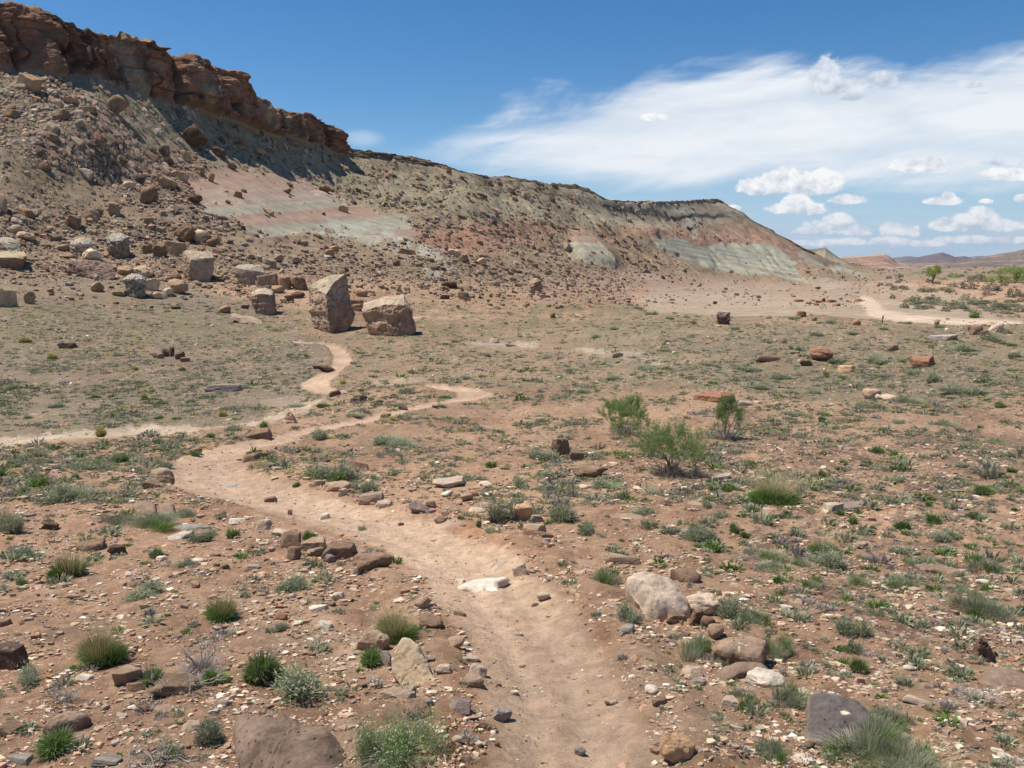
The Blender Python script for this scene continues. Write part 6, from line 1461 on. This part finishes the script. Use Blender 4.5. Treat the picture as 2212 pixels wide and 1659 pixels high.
def kc_mid(us, vs, pts, r):
    t = region_val(np.maximum(TR, np.maximum(wash, road)), us, vs, pts); nn = fbm(us / 120, vs / 24, seed=602, octaves=4, gain=.6)
    lf_ = in_poly([(-300,650),(640,660),(700,740),(690,860),(560,900),(420,925),(-300,955)], us, vs, 14, 16); rt = in_poly([(1350,690),(1700,690),(2900,715),(2900,900),(1900,900),(1500,830),(1200,830)], us, vs, 20, 20)
    lw = in_poly([(-300,960),(420,950),(640,930),(420,1000),(330,1080),(-300,1090)], us, vs, 14, 16); mm = in_poly([(740,770),(1300,770),(1350,860),(1080,840),(760,850)], us, vs, 14, 16)
    padv = region_val(np.maximum(pad, road), us, vs, pts)
    return (t < .15) & (padv < .4) & (pts[:, 1] > 8) & (pts[:, 1] < 160) & (r.random(len(us)) < np.clip(.26 + .20 * (vs < 840) + nn * 1.7 + .22 * lf_ + .32 * rt + .55 * lw + .3 * mm, .02, 1))
cover('low_growth', 'low grey green desert growth dotting the middle ground', 80000, 655, 1090, 4.5, 36, 1.4, [GREYG, SAGE, GREEN, DGREEN, TWIG, YEL], [6, 5, 1.4, .3, 2.2, .6], 32, G1, kc_mid, (.28, .55))
def kc_y(us, vs, pts, r):
    m_ = in_poly([(-200,650),(300,640),(560,690),(660,735),(600,770),(300,760),(-200,780)], us, vs, 14, 16); m2 = in_poly([(880,620),(1000,640),(1250,660),(1400,690),(1100,720),(940,740),(890,700)], us, vs, 12, 12)
    nn = fbm(us / 60, vs / 14, seed=603, octaves=3); return (region_val(TR, us, vs, pts) < .1) & (r.random(len(us)) < np.clip(np.maximum(m_, m2) * (.5 + nn), 0, 1))
cover('yellow_grass', 'tiny yellow green tufts dotting the flat before the boulders', 3600, 625, 790, 4, 13, 1.8, [YEL, LIME, GREEN], [3, 3, 2.2], 33, G1, kc_y, (.35, .6))
def kc_hill(us, vs, pts, r):
    up_ = in_poly([(-200,170),(300,200),(560,270),(740,335),(1000,380),(1250,420),(1340,450),(1340,520),(1180,500),(980,470),(800,450),(640,385),(470,345),(300,320),(200,420),(-200,420)], us, vs, 18, 20)
    nn = fbm(us / 50, vs / 26, seed=604, octaves=3); sg = np.interp(pts[:, 0] / pts[:, 1], acols, Yk[KB]); bb = region_val(np.clip(bare + kn + clay, 0, 1), us, vs, pts)
    return (pts[:, 1] > 75) & (pts[:, 1] < sg * .99) & (bb < .3) & (r.random(len(us)) < np.clip(.10 + .55 * nn + .55 * up_, .02, 1))
cover('scrub', 'small green scrub dotted over the slope below the caprock', 17000, 150, 650, 3.0, 12, 1.9, [GREYG, DGREEN, GREEN, SAGE], [3, 3, 1.6, 1.6], 34, G2, kc_hill, (.4, .8), uhi=1700)
def kc_pl(us, vs, pts, r):
    nn = fbm(us / 50, vs / 5, seed=605, octaves=3); pd = region_val(np.maximum(pad, road), us, vs, pts)
    return (pts[:, 1] > 110) & (pd < .3) & (r.random(len(us)) < np.clip(.35 + nn + .4 * (vs < 660), 0, 1)) & (us > 1840)
cover('plain_scrub', 'dark low scrub spread over the far plain', 3200, 569, 700, 2.6, 9, 1.8, [DGREEN, GREYG, BRS], [3, 2.4, 2], 35, G2, kc_pl, (.35, .7), ulo=1840)
write_labels()
# ------------------------------------------------------------------ thin desert haze
HAZE = 2.4e-5
bm = bmesh.new(); bmesh.ops.create_cube(bm, size=1.0)
x0, x1, y0, y1, z0_, z1_ = -24000, 26000, -200, 17600, -45, 420
for v_ in bm.verts: v_.co = Vector(((x0 + x1) / 2 + v_.co.x * (x1 - x0), (y0 + y1) / 2 + v_.co.y * (y1 - y0), (z0_ + z1_) / 2 + v_.co.z * (z1_ - z0_)))
me = bpy.data.meshes.new('haze'); bm.to_mesh(me); bm.free()
mh = bpy.data.materials.new('haze_air'); mh.use_nodes = True; nh = mh.node_tree; nh.nodes.remove(nh.nodes['Principled BSDF'])
pv = nh.nodes.new('ShaderNodeVolumePrincipled'); pv.inputs['Color'].default_value = (.72, .83, 1.0, 1); pv.inputs['Density'].default_value = HAZE; pv.inputs['Anisotropy'].default_value = .2
nh.links.new(pv.outputs[0], nh.nodes['Material Output'].inputs['Volume']); me.materials.append(mh)
try: mh.volume_intersection_method
except Exception: pass
obj_of('haze', me, kind='stuff', label='thin pale haze in the air over the far plain')
